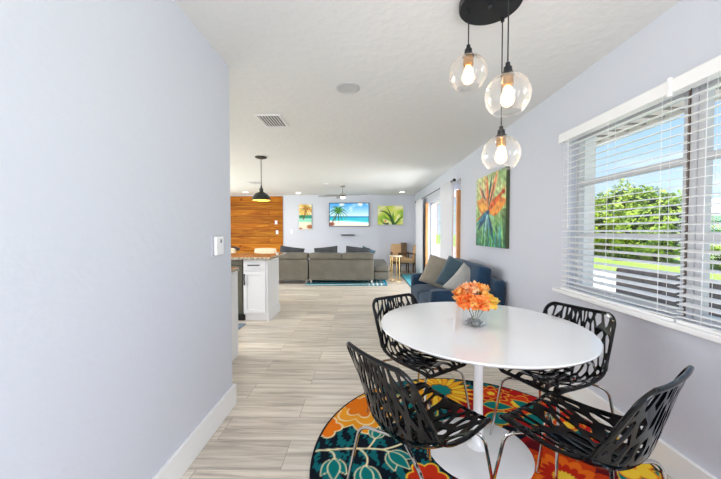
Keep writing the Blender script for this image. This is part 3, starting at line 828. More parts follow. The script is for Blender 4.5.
# ------------------------------------------------------------------ ceiling things
def downlight(x, y, r, on, lab):
    t = thing('ceiling_light', lab, 'light', (x, y, H))
    MB().lathe([(r*.78, -.001), (r*.80, -.010), (r, -.006), (r, 0), (r*.78, 0)], 40, closed=True).build('trim_ring', M['trim'] if on else M['lens_trim'], t)
    MB().lathe([(0, -.004), (r*.79, -.004), (r*.79, 0), (0, 0)], 32).build('lens', M['lens_on'] if on else M['lens_off'], t)
downlight(-.138, 2.542, .098, 0, 'round grey recessed ceiling light nearest the camera, unlit')
DL = [(-3.55, 9.15, 'lit recessed ceiling light before the pine plank wall'), (-2.02, 9.35, 'lit recessed ceiling light above the tall palm picture'), (1.10, 9.2, 'lit recessed ceiling light above the yellow-green leaf picture')]
for x, y, lab in DL: downlight(x, y, .095, 1, lab)
vt = thing('ceiling_vent', 'white slatted air vent in the ceiling left of the unlit light', 'vent', (-.975, 3.275, H))
MB().box(-.12, .12, -.165, .165, -.003, 0).build('backing', M['vent_dark'], vt)
m = MB()
for (a, b, c_, d) in ((-.13, .13, -.175, -.158), (-.13, .13, .158, .175), (-.13, -.112, -.158, .158), (.112, .13, -.158, .158)): m.box(a, b, c_, d, -.010, 0)
m.build('frame', M['trim'], vt)
m = MB()
for k in range(8): m.box(-.103+k*.029, -.094+k*.029, -.158, .158, -.010, -.003, None)
m.build('slats', M['trim'], vt)
v2 = copy_tree(vt); v2.location = (-2.62, 7.35, H); tag(v2, 'small ceiling vent behind the black dome pendant', 'vent')
MB().lathe([(0, -.03), (.04, -.028), (.055, -.01), (.055, 0), (0, 0)], 24).build('smoke_detector', M['trim'], loc=(-.94, 7.5, H)); tag(bpy.data.objects['smoke_detector'], 'small white disc detector on the ceiling left of the fan', 'smoke detector')
fn = thing('ceiling_fan', 'brushed metal ceiling fan with three slim blades before the far wall', 'fan', (-.571, 7.946, H))
MB().lathe([(0, -.04), (.05, -.035), (.065, 0), (0, 0)], 24).build('canopy', M['fan_blade'], fn)
MB().tube([(0, 0, -.03), (0, 0, -.20)], .011, 10).build('downrod', M['fan_blade'], fn)
MB().lathe([(0, -.19), (.06, -.2), (.085, -.225), (.09, -.25), (.06, -.285), (0, -.30)], 28).build('motor_housing', M['chrome'], fn)
for a in (-.35, PI-.25, PI*.60):
    m = MB(); R_ = Matrix.Rotation(a, 4, 'Z') @ Matrix.Rotation(.22, 4, 'X'); n = 12; top = []; bot = []
    for k in range(n+1):
        u = k/n; x = .06+u*.62; wd = .055+.035*math.sin(PI*u)-.045*u; top.append((x, wd)); bot.append((x, -wd*.8))
    m.prism(top+bot[::-1], -.006, .006, 'z'); bmesh.ops.transform(m.bm, matrix=Matrix.Translation((0, 0, -.245)) @ R_, verts=m.bm.verts)
    m.build('blade', M['fan_blade'], fn)
MB().lathe([(0, -.33), (.05, -.32), (.06, -.285), (0, -.28)], 20).build('fan_light', M['lens_on'], fn)

# ------------------------------------------------------------------ wall devices
th_ = thing('thermostat', 'white boxy thermostat on the near left wall beside its end', 'thermostat', (XL, 1.985, 1.178))
MB().box(0, .006, -.06, .06, -.066, .066).build('back_plate', M['plate_grey'], th_, bevel=.002)
MB().box(.006, .026, -.040, .060, -.060, .060).build('cover', M['plate_white'], th_, bevel=.006, seg=3)
MB().box(.026, .0275, .012, .026, .018, .042).build('indicator', M['dark_slot'], th_)
def plate(x, y, z, name, lab, cat, dark):
    t = thing(name, lab, cat, (x, y, z))
    MB().box(-.04, .04, -.008, 0, -.06, .06).build('cover_plate', M['plate_white'], t, bevel=.002)
    m = MB()
    if dark:
        for dz in (-.022, .022): m.box(-.012, .012, -.010, -.007, dz-.012, dz+.012)
    else: m.box(-.010, .010, -.014, -.007, -.018, .018)
    m.build('sockets' if dark else 'toggle', M['plate_grey'], t)
plate(-2.87, YB-.026, 1.56, 'wall_switch', 'small white switch plate higher up on the pine plank wall', 'switch', 0)
plate(-2.84, YB-.026, 1.245, 'wall_outlet', 'white outlet plate lower on the pine plank wall', 'outlet', 1)
plate(-2.38, YB, 1.265, 'wall_switch', 'white switch plate on the grey wall right of the pine planks', 'switch', 0)

# ------------------------------------------------------------------ pictures and TV
def paint_tv(c, w, h):
    v = c.y/h; u = c.x/w
    sky = np.array((60, 150, 225))[None]*np.clip((v-.42)/.58, 0, 1)[:, None]+np.array((205, 232, 250))[None]*np.clip((1-v)/.58, 0, 1)[:, None]
    c.c = sky/255
    cl = c.noise(9, 8)+c.noise(20, 9)*.5; c.blend((cl-.3)*1.0*(v > .45), (250, 252, 255))
    sea = (v < .43); c.c = np.where(sea[:, None], np.array((28, 178, 196))/255, c.c)
    c.blend(((v < .43) & (v > .36))*.8, (20, 120, 170))
    c.blend(np.clip((.22+.05*np.sin(u*4)-v)*25, 0, 1), (120, 225, 225)); c.blend(np.clip((.15+.10*(1-u)-v)*25, 0, 1), (250, 240, 215))
    c.soft = .012*w
    c.curve((.05*w, .05*h), (.12*w, .35*h), (.24*w, .68*h), .014*w, (92, 70, 40), .009*w)
    rs = np.random.RandomState(4)
    for k in range(17):
        a = -1.5+k*.39; l = rs.uniform(.18, .27)*w; ex, ey = .22*w+l*math.cos(a), .66*h+l*math.sin(a)*.9
        col = ((24, 74, 22), (44, 110, 30), (88, 150, 40))[k % 3]
        c.curve((.22*w, .66*h), (.22*w+.6*l*math.cos(a), .66*h+.6*l*math.sin(a)+.10*h), (ex, ey-.12*h), .016*w, col, .004*w, 8)
    c.blob(.05*w, .08*h, .1*w, .1*h, (130, 60, 50), .5)
tv = thing('television', 'wall-mounted television showing a palm beach with turquoise sea', 'television', (-.51, YB, 1.81))
TW, THH = 1.29, .755
MB().box(-TW/2, TW/2, -.055, -.01, -THH/2, THH/2).build('casing', M['tv_black'], tv, bevel=.004)
MB().box(-.2, .2, -.012, 0, -.15, .15).build('wall_mount', M['black_metal'], tv)
picture('screen', TW, THH, paint_tv, M['attr_tv'], tv, lambda a, b: (-TW/2+.02+a*(TW-.04), -.0565, -THH/2+.02+b*(THH-.04)), 150)
def paint_palm(c, w, h):
    v = c.y/h; c.c = np.where((v > .5)[:, None], np.array((236, 196, 110))/255, np.array((238, 232, 206))/255)
    c.blend(c.noise(30, 1)*(v > .55), (250, 236, 200)); c.blend(np.clip(1-np.abs(v-.50)/.09, 0, 1)*2, (30, 140, 120)); c.blend(np.clip(1-np.abs(v-.36)/.10, 0, 1)*1.2, (130, 215, 190))
    c.soft = .02
    c.curve((.35*w, .42*h), (.5*w, .6*h), (.52*w, .8*h), .02, (120, 70, 30), .012)
    for k in range(13):
        a = k*.5; l = .48*w; c.curve((.52*w, .80*h), (.52*w+.6*l*math.cos(a), .80*h+.5*l*math.sin(a)+.07), (.52*w+l*math.cos(a), .80*h+l*math.sin(a)-.04), .020, ((172, 96, 28), (96, 120, 40), (206, 140, 40))[k % 3], .005)
    c.blob(.25*w, .52*h, .3*w, .05*h, (40, 110, 50), .4); c.blob(.85*w, .10*h, .3*w, .10*h, (170, 100, 60), .5); c.blob(.1*w, .03*h, .2*w, .05*h, (200, 130, 80), .5)
def paint_leaf(c, w, h):
    c.c[:] = np.array((214, 226, 96))/255; n = c.noise(12, 5); c.blend(n, (246, 244, 190)); c.blend(-n*.7, (150, 196, 60)); c.soft = .02
    rs = np.random.RandomState(9)
    for k in range(9): a = .3+k*.3; c.leaf(.58*w, .05*h, a, .85*h*rs.uniform(.7, 1), .045, ((196, 214, 60), (120, 170, 44), (236, 240, 170))[k % 3])
    c.curve((.62*w, .02*h), (.45*w, .75*h), (.10*w, .72*h), .045, (44, 84, 30), .01); c.curve((.66*w, .02*h), (.52*w, .5*h), (.36*w, .95*h), .03, (60, 104, 34), .006)
    c.curve((.68*w, .02*h), (.8*w, .2*h), (.95*w, .45*h), .03, (80, 120, 40), .006); c.curve((.4*w, .05*h), (.2*w, .0*h), (.12*w, .28*h), .03, (50, 84, 40), .006)
    c.blob(.3*w, .2*h, .06*w, .08*h, (236, 150, 110), .5)
def paint_bird(c, w, h):
    u = c.x/w; v = c.y/h
    c.c[:] = np.array((150, 186, 110))/255; n = c.noise(9, 2); n2 = c.noise(22, 6)
    c.blend((v-.40)*2.2, (214, 220, 160)); c.blend(n*.8*(v > .4), (112, 160, 96)); c.blend(n2*.7, (190, 204, 150)); c.blend(-n2*.5*(v > .4), (206, 190, 120))
    c.blend((.42-v)*2.5, (58, 120, 92)); c.blend((n2-.2)*(v < .45)*.9, (120, 196, 170)); c.blend((u-.80)*3*(v < .5), (34, 70, 40)); c.soft = .02*h
    rs = np.random.RandomState(3)
    for k in range(13): x = rs.uniform(.1, .95); c.leaf(x*w, -.02*h, rs.uniform(1.1, 2.0), rs.uniform(.28, .5)*h, .022, ((90, 170, 70), (40, 96, 60), (140, 200, 120), (70, 150, 150))[k % 4])
    ctr = (.45*w, .50*h)
    def ray(ex, ey, wd, col):
        dx, dy = ex*w-ctr[0], ey*h-ctr[1]; c.leaf(ctr[0], ctr[1], math.atan2(dy, dx), math.hypot(dx, dy), wd*w*(.62 if ey > .8 else .80), col)
    for r_ in ((.08, .96, .11, (222, 196, 150)), (.12, .90, .05, (196, 120, 90)), (.36, 1.04, .10, (226, 172, 128)), (.42, 1.0, .045, (238, 120, 60)), (.58, 1.02, .05, (60, 96, 84)), (.80, 1.06, .10, (236, 178, 136)), (.74, .98, .045, (228, 108, 60)), (.22, .84, .035, (64, 96, 100)), (.68, .86, .03, (70, 104, 80)),
               (.02, .66, .15, (226, 150, 84)), (.08, .62, .09, (250, 176, 80)), (1.02, .60, .15, (224, 130, 70)), (1.0, .56, .10, (248, 160, 70)), (.98, .74, .05, (216, 100, 50)),
               (-.02, .36, .03, (196, 106, 60)), (.05, .22, .06, (40, 78, 120)), (.0, .30, .045, (70, 130, 150)), (.30, .10, .04, (150, 196, 206)), (.66, .04, .05, (40, 84, 110)), (.78, .12, .03, (150, 190, 120)), (.50, .06, .03, (96, 150, 170))): ray(*r_)
    c.blob(.93*w, .71*h, .06*w, .04*h, (196, 60, 36), .6); c.blob(.45*w, .48*h, .07*w, .04*h, (40, 70, 110), .5)
    # brushy mottling of the paint itself
    n3 = c.noise(60, 12); n4 = c.noise(110, 13); c.c = np.clip(c.c*(1+.10*n3[:, None]+.07*n4[:, None]), 0, 1)
def wall_picture(name, lab, w, h, d, loc, rz, paint):
    t = thing(name, lab, 'picture', loc, rz)
    MB().box(-w/2, w/2, -d, -.001, -h/2, h/2).build('stretched_canvas', mat('canvas_edge_'+str(int(w*100)), rgb(74, 84, 58), .8), t)
    picture('painted_face', w, h, paint, M['attr_canvas'], t, lambda a, b: (-w/2+a*w, -d-.0012, -h/2+b*h), 120)
wall_picture('wall_picture', 'tall narrow palm tree picture on the far wall left of the television', .405, .80, .035, (-1.92, YB, 1.74), 0, paint_palm)
wall_picture('wall_picture', 'yellow-green leaf picture on the far wall right of the television', .815, .605, .035, (.817, YB, 1.79), 0, paint_leaf)
wall_picture('wall_picture', 'large bird of paradise flower painting on the right wall above the loveseat', .91, .91, .04, (XR, 3.90, 1.534), -PI/2, paint_bird)
sh = thing('wall_shelf', 'small black floating shelf under the television', 'shelf', (-.549, YB, 1.171))
MB().prism([(-.24, .0), (.24, 0), (.20, -.035), (-.18, -.035)], -.14, 0).build('shelf_board', M['tv_black'], sh, bevel=.004)
sb = thing('media_box', 'small white rounded device on the black floating shelf', 'media box', (-.61, YB-.075, 1.172))
MB().box(-.07, .07, -.045, .045, .002, .03).build('box_body', M['plate_white'], sb, bevel=.012, seg=3)
MB().box(-.05, .05, -.0465, -.044, .008, .014).build('status_strip', M['dark_slot'], sb)

# ------------------------------------------------------------------ kitchen island
isl = thing('kitchen_island_cabinet', 'white end cabinet of the kitchen island with one drawer over one door', 'cabinet', (0, 0, 0))
X0, X1, Y0, Y1 = -1.71, -1.366, 4.30, 4.85
MB().box(X0, X1-.02, Y0, Y1, .10, .875).box(X0, X1-.02, Y0+.06, Y1, 0, .10).build('cabinet_body', M['cabinet'], isl, bevel=.002)
MB().box(X1-.02, X1, Y0-.005, Y1+.01, 0, .875).box(X1, X1+.012, Y0-.005, Y1+.02, 0, .13).build('end_panel', M['cabinet'], isl, bevel=.003)
def shaker(name, x0, x1, z0, z1, y, par, hand, dirv=1, inset=.05):
    m = MB().box(x0, x1, y-.016, y-.0005, z0, z1)
    a = inset if z1-z0 > .25 else .0
    if a:
        m = MB().box(x0+a, x1-a, y-.010, y-.0005, z0+a, z1-a)
        for (p, q, r_, s2) in ((x0, x1, z0, z0+a), (x0, x1, z1-a, z1), (x0, x0+a, z0+a, z1-a), (x1-a, x1, z0+a, z1-a)): m.box(p, q, y-.020, y-.0005, r_, s2)
    d = m.build(name, M['cabinet'], par, bevel=.0025)
    (hx, hz_, vert) = hand
    q = MB()
    if vert: q.box(hx-.008, hx+.008, y-.055, y-.042, hz_-.08, hz_+.08).box(hx-.005, hx+.005, y-.045, y-.018, hz_-.06, hz_-.05).box(hx-.005, hx+.005, y-.045, y-.018, hz_+.05, hz_+.06)
    else: q.box(hx-.085, hx+.085, y-.055, y-.042, hz_-.008, hz_+.008).box(hx-.065, hx-.055, y-.045, y-.015, hz_-.005, hz_+.005).box(hx+.055, hx+.065, y-.045, y-.015, hz_-.005, hz_+.005)
    q.build('handle', M['pull'], d, bevel=.003)
shaker('drawer', X0+.006, X1-.028, .72, .865, Y0, isl, ((X0+X1)/2-.01, .80, 0))
shaker('door', X0+.006, X1-.028, .125, .712, Y0, isl, (X0+.03, .60, 1))
dw = thing('dishwasher', 'dark stainless dishwasher built in left of the island cabinet', 'dishwasher', (0, 0, 0))
MB().box(-2.32, -1.718, Y0+.01, Y1, .10, .872).build('tub_housing', M['steel'], dw)
MB().box(-2.315, -1.720, Y0-.015, Y0+.009, .12, .79).build('front_door', M['steel'], dw, bevel=.004)
MB().box(-2.315, -1.720, Y0-.015, Y0+.009, .795, .87).build('control_panel', M['steel'], dw, bevel=.003)
MB().tube([(-2.27, Y0-.05, .755), (-1.765, Y0-.05, .755)], .009, 10).box(-2.2, -2.19, Y0-.05, Y0-.014, .748, .762).box(-1.79, -1.78, Y0-.05, Y0-.014, .748, .762).build('handle', M['chrome'], dw)
MB().box(-2.315, -1.720, Y0+.05, Y0+.08, .0, .10).build('kick_plate', M['tv_black'], dw)
ic2 = thing('kitchen_island_cabinet', 'white two-door island cabinet on the other side of the dishwasher', 'cabinet', (0, 0, 0))
MB().box(-3.5, -2.33, Y0, Y1, .10, .875).box(-3.5, -2.33, Y0+.06, Y1, 0, .10).build('cabinet_body', M['cabinet'], ic2, bevel=.002)
for a, b in ((-3.49, -2.9), (-2.89, -2.34)): shaker('door', a, b, .125, .865, Y0, ic2, (b-.04, .7, 1))
tag(MB().box(-3.55, -1.315, 4.25, 5.16, .876, .912).build('island_worktop', M['granite'], bevel=.006), 'speckled tan granite worktop of the kitchen island', 'worktop')
fc = thing('kitchen_faucet', 'black low faucet head over the island worktop', 'faucet', (-2.0, 4.75, .912))
MB().tube(fillet([(-.25, 0, 0), (-.25, 0, .13), (-.02, 0, .115), (.02, 0, .10)], .06), .011, 10).build('spout', M['tv_black'], fc)
MB().tube([(-.02, 0, .115), (.045, 0, .075)], [.017, .026], 12).build('spray_head', M['tv_black'], fc)
MB().lathe([(0, 0), (.028, 0), (.028, .012), (.016, .02), (0, .02)], 20, (-.25, 0, 0)).build('faucet_base', M['tv_black'], fc)
def stool(x, lab):
    t = thing('bar_stool', lab, 'stool', (x, 5.50, 0), 0, 'bar stools behind the island')
    MB().cushion(-.20, .20, -.19, .19, .62, .70, .01).build('seat', M['cream'], t)
    MB().cushion(-.195, .195, .14, .20, .70, .955, .008).build('backrest', M['cream'], t)
    for sx in (-1, 1):
        for sy in (-1, 1): MB().tube([(sx*.15, sy*.14, .63), (sx*.19, sy*.18, 0)], .013, 8).build('leg', M['dark_wood'], t)
    MB().tube([(-.17, -.163, .25), (.17, -.163, .25), (.17, .163, .25), (-.17, .163, .25)], .008, 8, closed=True).build('footrest', M['dark_wood'], t)
stool(-1.84, 'cream bar stool with its back just above the island worktop, nearest the sofa')
stool(-2.60, 'cream bar stool behind the island by the end of the near wall')
# near counter
nc = thing('kitchen_base_cabinet', 'white base cabinet just past the end of the near wall', 'cabinet', (0, 0, 0))
MB().box(-2.6, -1.308, YE+.003, 3.04, .10, .875).box(-2.6, -1.308, YE+.003, 2.99, 0, .10).build('cabinet_body', M['cabinet'], nc)
MB().box(-1.307, -1.295, YE+.003, 3.11, 0, .875).build('end_panel', M['cabinet'], nc, bevel=.002)
tag(MB().box(-2.62, -1.262, YE+.003, 3.07, .876, .912).build('counter_worktop', M['granite'], bevel=.005), 'granite worktop corner showing past the end of the near wall', 'worktop')
tag(MB().box(-2.7, -1.63, 3.6, 4.18, .0, .010).build('kitchen_mat', M['blue_mat'], bevel=.003), 'blue-grey mat on the floor before the dishwasher', 'mat')

# ------------------------------------------------------------------ living room rugs
def paint_stripes(c, w, h):
    c.c[:] = np.array((62, 150, 168))/255; u = c.x/w; c.soft = .006
    for k in range(-2, 30):
        y0 = k*.30
        c.line([(-.5, y0), (w+.5, y0+.30)], .035, (236, 244, 244))
        c.line([(w-.42+.10*(k % 4), -1), (w-.46+.10*(k % 4), h+1)], .014, (236, 244, 244))
    c.blend((c.x > w-.06)*1.0, (60, 160, 190))
r1 = thing('area_rug', 'cyan and white striped rug showing under the grey sofa', 'rug', (0, 0, 0))
picture('pile', 1.95, 1.9, paint_stripes, M['attr_rug2'], r1, lambda a, b: (-1.42+a*1.95, 7.18+b*1.9, .0065), 160)
MB().box(-1.42, .53, 7.18, 9.08, .0005, .006).build('backing', M['dark_edge'], r1)
r2 = thing('area_rug', 'plain cyan rug with dark border in front of the sliding door', 'rug', (0, 0, 0))
MB().box(1.035, 1.44, 5.6, 9.1, .0005, .006).build('border', M['dark_edge'], r2)
MB().box(1.060, 1.44, 5.65, 9.05, .006, .009).build('pile', M['cyan_rug'], r2)

# ------------------------------------------------------------------ grey sectional
gs = thing('sectional_sofa', 'long grey sectional sofa seen from behind with its chaise at the right', 'sofa', (0, 0, 0))
for (a, b) in ((-2.40, -1.375), (-1.345, .210)):
    MB().box(a, b, 7.36, 7.56, .095, .60).build('back_panel', M['grey_sofa'], gs, bevel=.02, seg=3)
n_ = [(-2.40, -1.375), (-1.345, -.57), (-.565, .210)]
for a, b in n_: MB().cushion(a, b, 7.345, 7.60, .60, .752, .008).build('headrest', M['grey_sofa'], gs)
MB().box(-2.40, -1.375, 7.56, 8.35, .095, .30).box(-1.345, .210, 7.56, 8.35, .095, .30).build('seat_base', M['grey_sofa'], gs, bevel=.02)
for a, b in n_: MB().cushion(a+.005, b-.005, 7.60, 8.38, .30, .44, .015).build('seat_cushion', M['grey_sofa'], gs)
MB().box(.215, .585, 7.50, 9.4, .095, .29).build('chaise_base', M['grey_sofa'], gs, bevel=.02)
MB().cushion(.215, .590, 7.49, 9.42, .29, .43, .01).build('chaise_cushion', M['grey_sofa'], gs)
for (x, y) in ((-2.35, 7.40), (-1.41, 7.40), (-1.30, 7.40), (.16, 7.40), (-2.35, 8.3), (-1.41, 8.3), (-1.30, 8.3), (.27, 9.3), (.53, 9.3)):
    MB().box(x-.02, x+.02, y-.02, y+.02, .0075, .10).build('leg', M['chrome'], gs, bevel=.003)
def throw_pillow(lab, mm, w, h, t, loc, rot, crumple=0, extra=None):
    o = MB().pillow(w, h, t, crumple=crumple).build('throw_pillow', M[mm], ang=80)
    o.location = loc; o.rotation_euler = rot
    o.modifiers.new('s', 'SUBSURF').levels = 1; o.modifiers['s'].render_levels = 1
    tag(o, lab, 'pillow'); return o
for (x, lab, rz) in ((-1.86, 'charcoal pillow on the grey sofa nearest the kitchen island', .10), (-.98, 'charcoal pillow on the middle of the grey sofa', -.08), (-.19, 'charcoal pillow at the right end of the grey sofa', .08)):
    throw_pillow(lab, 'charcoal', .66, .46, .17, (x, 7.74, .675), (PI/2-.32, rz*1.4, rz), 0)
lf = throw_pillow('small teal pillow tip behind the rightmost charcoal pillow', 'teal_velvet', .40, .34, .10, (.06, 7.98, .69), (PI/2-.2, .4, .15))

# ------------------------------------------------------------------ side table and armchairs
st = thing('side_table', 'round cream-topped side table on brass legs beside the grey chaise', 'table', (.79, 7.95, 0))
MB().lathe([(0, .625), (.165, .625), (.17, .632), (.17, .645), (0, .65)], 36).build('table_top', M['cream'], st)
MB().lathe([(.155, .0), (.17, .0), (.17, .015), (.155, .015)], 36, closed=True).build('base_ring', M['gold'], st)
for a in (-2.3, -1.0, 1.3, 2.6): MB().tube([(.15*math.cos(a), .15*math.sin(a), .63), (.16*math.cos(a), .16*math.sin(a), .012)], .009, 8).build('leg', M['gold'], st)
def armchair(lab, loc, rz, w=.46):
    t = thing('armchair', lab, 'armchair', loc, rz)
    MB().cushion(-w/2+.03, w/2-.03, -.26, .20, .34, .47, .012).build('seat', M['tan'], t)
    MB().cushion(-w/2+.01, w/2-.01, .16, .26, .36, .86, .015, mtx=Matrix.Translation((0,.2,.4)) @ Matrix.Rotation(-.08, 4, 'X') @ Matrix.Translation((0,-.2,-.4))).build('backrest', M['tan'], t)
    for s in (-1, 1):
        MB().box(s*(w/2)-.018, s*(w/2)+.018, -.26, .20, .60, .625).build('armrest', M['dark_wood'], t, bevel=.006)
        for y in (-.24, .20): MB().box(s*(w/2)-.015, s*(w/2)+.015, y-.02, y+.02, 0, .60).build('leg', M['dark_wood'], t, bevel=.005)
    MB().box(-w/2, w/2, -.25, -.22, .28, .34).box(-w/2, w/2, .18, .21, .28, .34).build('seat_rail', M['dark_wood'], t)
    return t
armchair('tan upholstered armchair against the far wall under the leaf picture', (1.08, 9.68, 0), 0, .50)
armchair('tan upholstered armchair in the far right corner, turned to the room', (1.27, 9.20, 0), -PI/2, .38)
m = MB()
pts = []
for i in range(15):
    u = i/14; pts.append((.10+.10*math.sin(u*9)*.15, -.02+.34*0, 0))
prof = [(-.045, .50), (-.045, .86), (0, .905), (.075, .90), (.10, .86), (.10, .60)]
for a, b in zip(prof, prof[1:]):
    m.prism([(a[0], a[1]), (b[0], b[1]), (b[0]+.012, b[1]+.008), (a[0]+.012, a[1]+.008)], -.09, .09, 'x')
tw = m.build('throw_blanket', M['throw'], loc=(1.24, 9.855, 0)); tag(tw, 'brown throw hung over the back of the tan armchair by the far wall', 'throw')

# ------------------------------------------------------------------ blue loveseat
bl = thing('loveseat', 'blue velvet loveseat against the right wall', 'sofa', (0, 0, 0))
SX0, SX1, SY0, SY1 = .745, 1.575, 3.45, 5.0
MB().box(SX0+.02, SX1, SY0+.02, SY1-.02, .10, .28).build('seat_base', M['blue_velvet'], bl, bevel=.02)
for (a, b) in ((SY0, SY0+.16), (SY1-.16, SY1)): MB().cushion(SX0, SX1-.12, a, b, .10, .60, .006, 10).build('arm', M['blue_velvet'], bl)
MB().box(SX1-.12, SX1, SY0+.0, SY1, .10, .72).build('back_frame', M['blue_velvet'], bl, bevel=.03, seg=3)
mid = (SY0+SY1)/2
for (a, b) in ((SY0+.165, mid-.003), (mid+.003, SY1-.165)):
    MB().cushion(SX0-.005, SX1-.17, a, b, .28, .45, .02, 10).build('seat_cushion', M['blue_velvet'], bl)
    q = Matrix.Translation((SX1-.19, (a+b)/2, .64)) @ Matrix.Rotation(.20, 4, 'Y')
    MB().cushion(-.10, .08, -(b-a)/2, (b-a)/2, -.20, .215, .015, 10, mtx=q).build('back_cushion', M['blue_velvet'], bl)
for x in (SX0+.06, SX1-.08):
    for y in (SY0+.07, SY1-.07): MB().tube([(x, y, .11), (x, y, 0)], [.025, .018], 12).build('leg', M['dark_wood'], bl)
throw_pillow('taupe pillow leaning at the far arm of the blue loveseat', 'taupe', .50, .48, .14, (1.09, 4.52, .665), (PI/2-.45, .32, -.45))
throw_pillow('dark taupe pillow peeking from behind the far arm pillow', 'taupe', .40, .40, .12, (1.17, 4.80, .68), (PI/2-.25, .25, -.6))
throw_pillow('dark teal pillow in the middle of the blue loveseat', 'teal_velvet', .47, .47, .16, (1.23, 4.14, .68), (PI/2-.45, .35, -.6))
throw_pillow('crumpled silver grey pillow in front on the blue loveseat', 'silver_fabric', .46, .46, .14, (1.26, 3.80, .60), (PI/2-.55, .68, -.4), .02)

# ------------------------------------------------------------------ outdoors
tag(MB().box(XR+.2, 7.6, -12, 60, -.14, -.02).build('patio', M['concrete'], smooth=False), kind='structure')
tag(MB().box(7.6, 90, -40, 120, -.16, -.04).build('lawn', M['grass'], smooth=False), kind='structure')
tag(MB().box(-60, XK-.2, -40, 120, -.16, -.04).build('ground', M['grass'], smooth=False), kind='structure')
rf = MB().box(XR+.2, 2.72, -6, 14, 2.315, 2.35); rf.box(2.70, 2.74, -6, 14, 2.28, 2.46)
eo = rf.build('roof_overhang', M['soffit'], smooth=False); tag(eo, kind='structure')
m = MB(); y = -5.9
while y < 14: m.box(XR+.2, 2.70, y, y+.03, 2.30, 2.315); y += .19
m.box(2.2, 2.25, -6, 14, 2.295, 2.302)
m.build('soffit_battens', M['soffit_line'], eo, smooth=False)
# outdoor sofa
os_ = thing('outdoor_sofa', 'dark wicker outdoor sofa on the patio outside the window', 'outdoor sofa', (3.5, 2.98, -.02))
MB().box(-.06, .08, -1.3, 1.3, .05, .80).build('backrest', M['wicker'], os_, bevel=.03)
MB().box(.08, .8, -1.3, 1.3, .05, .42).build('seat_base', M['wicker'], os_, bevel=.03)
for s in (-1, 1): MB().box(.08, .8, s*1.2-.09, s*1.2+.09, .40, .66).build('arm', M['wicker'], os_, bevel=.03)
for x in (0, .74):
    for y in (-1.2, 1.2): MB().box(x-.03, x+.03, y-.03, y+.03, 0, .06).build('leg', M['black_metal'], os_)
# hedge
def shrub(lab, cx, cy, lx, ly, h, nleaf, seed, tree=False, grp=None):
    t = thing('hedge_shrub', lab, 'shrub', (cx, cy, -.04), 0, grp); rs = np.random.RandomState(seed)
    m = MB(); bmesh.ops.create_icosphere(m.bm, subdivisions=3, radius=1)
    for v in m.bm.verts:
        n = v.co.normalized(); k = .86*(1+.10*math.sin(n.x*7+seed)+.10*math.sin(n.y*9+n.z*6+seed)); v.co = Vector((n.x*lx/2*k, n.y*ly/2*k, h*.52+n.z*h*.5*k))
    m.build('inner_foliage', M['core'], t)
    m = MB()
    for _ in range(nleaf):
        n = Vector(rs.normal(size=3)).normalized(); k = 1+.14*math.sin(n.x*7+seed)+.12*math.sin(n.y*9+n.z*6+seed)+rs.uniform(-.14, .10)
        p = Vector((n.x*lx/2*k, n.y*ly/2*k, h*.52+n.z*h*.5*k))
        a = Vector(rs.normal(size=3)).normalized(); b = a.cross(n+Vector(rs.normal(size=3))*.4).normalized(); s = rs.uniform(.06, .13)
        vs_ = [m.bm.verts.new(p+q) for q in (a*s, b*s*.5, -a*s, -b*s*.5)]; m.face(vs_)
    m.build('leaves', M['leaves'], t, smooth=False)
    MB().tube([(0, 0, 0), (0, 0, h*.5)], [.09, .05], 8).build('trunk', M['trunk'], t)
sd = 1
spec = [(12.8, 9.9, 2.6, 3.6, 1.35), (12.6, 13.5, 2.6, 3.0, 2.75), (12.8, 15.4, 3.0, 3.4, 3.3), (12.7, 17.9, 2.6, 3.2, 3.0), (12.9, 20.4, 2.6, 3.4, 2.8), (12.8, 23.2, 2.6, 3.6, 2.7)]
for (cx, cy, lx, ly, h) in spec:
    shrub('bright green bushy shrub in the hedge across the lawn', cx, cy, lx, ly, h, 5200, sd, grp='hedge across the lawn'); sd += 1
nh = thing('neighbour_house', 'grey roofed house beyond the hedge, seen at the left of the window', 'house', (15.5, 31, -.04))
MB().box(-3, 3, -4, 4, 0, 2.9).build('house_wall', M['white_matte'], nh)
MB().prism([(-3.6, 2.8), (3.6, 2.8), (0, 4.6)], -4.5, 4.5).build('roof', M['roof'], nh)
ns = thing('garden_shed', 'teal shed with white roof beyond the lawn at the right of the window', 'shed', (20, 16.9, -.04))
MB().box(-1.5, 1.5, -1.5, 1.3, 0, 2.15).build('shed_wall', M['teal_wall'], ns)
MB().prism([(-1.8, 2.15), (1.8, 2.15), (0, 3.2)], -1.7, 1.5).build('roof', M['white_matte'], ns)

# ------------------------------------------------------------------ world, sun, lamps
wd = bpy.data.worlds.new('world'); bpy.context.scene.world = wd; wd.use_nodes = True
nt = wd.node_tree; bg = nt.nodes['Background']; N = nt.nodes.new; K = nt.links.new
tc = N('ShaderNodeTexCoord'); sp = N('ShaderNodeSeparateXYZ'); K(tc.outputs['Generated'], sp.inputs[0])
r = N('ShaderNodeValToRGB'); e = r.color_ramp.elements
e[0].position = 0; e[0].color = rgb(206, 228, 246); e[1].position = .75; e[1].color = rgb(96, 160, 226)
q = e.new(.28); q.color = rgb(150, 192, 234)
K(sp.outputs['Z'], r.inputs['Fac'])
mp = N('ShaderNodeMapping'); mp.inputs['Scale'].default_value = (1.6, 1.6, 5)
n = N('ShaderNodeTexNoise'); n.inputs['Scale'].default_value = 1.7; n.inputs['Detail'].default_value = 7
K(tc.outputs['Generated'], mp.inputs['Vector']); K(mp.outputs['Vector'], n.inputs['Vector'])
cr = N('ShaderNodeValToRGB'); cr.color_ramp.elements[0].position = .50; cr.color_ramp.elements[0].color = (0, 0, 0, 1); cr.color_ramp.elements[1].position = .68; cr.color_ramp.elements[1].color = (1, 1, 1, 1)
K(n.outputs['Fac'], cr.inputs['Fac'])
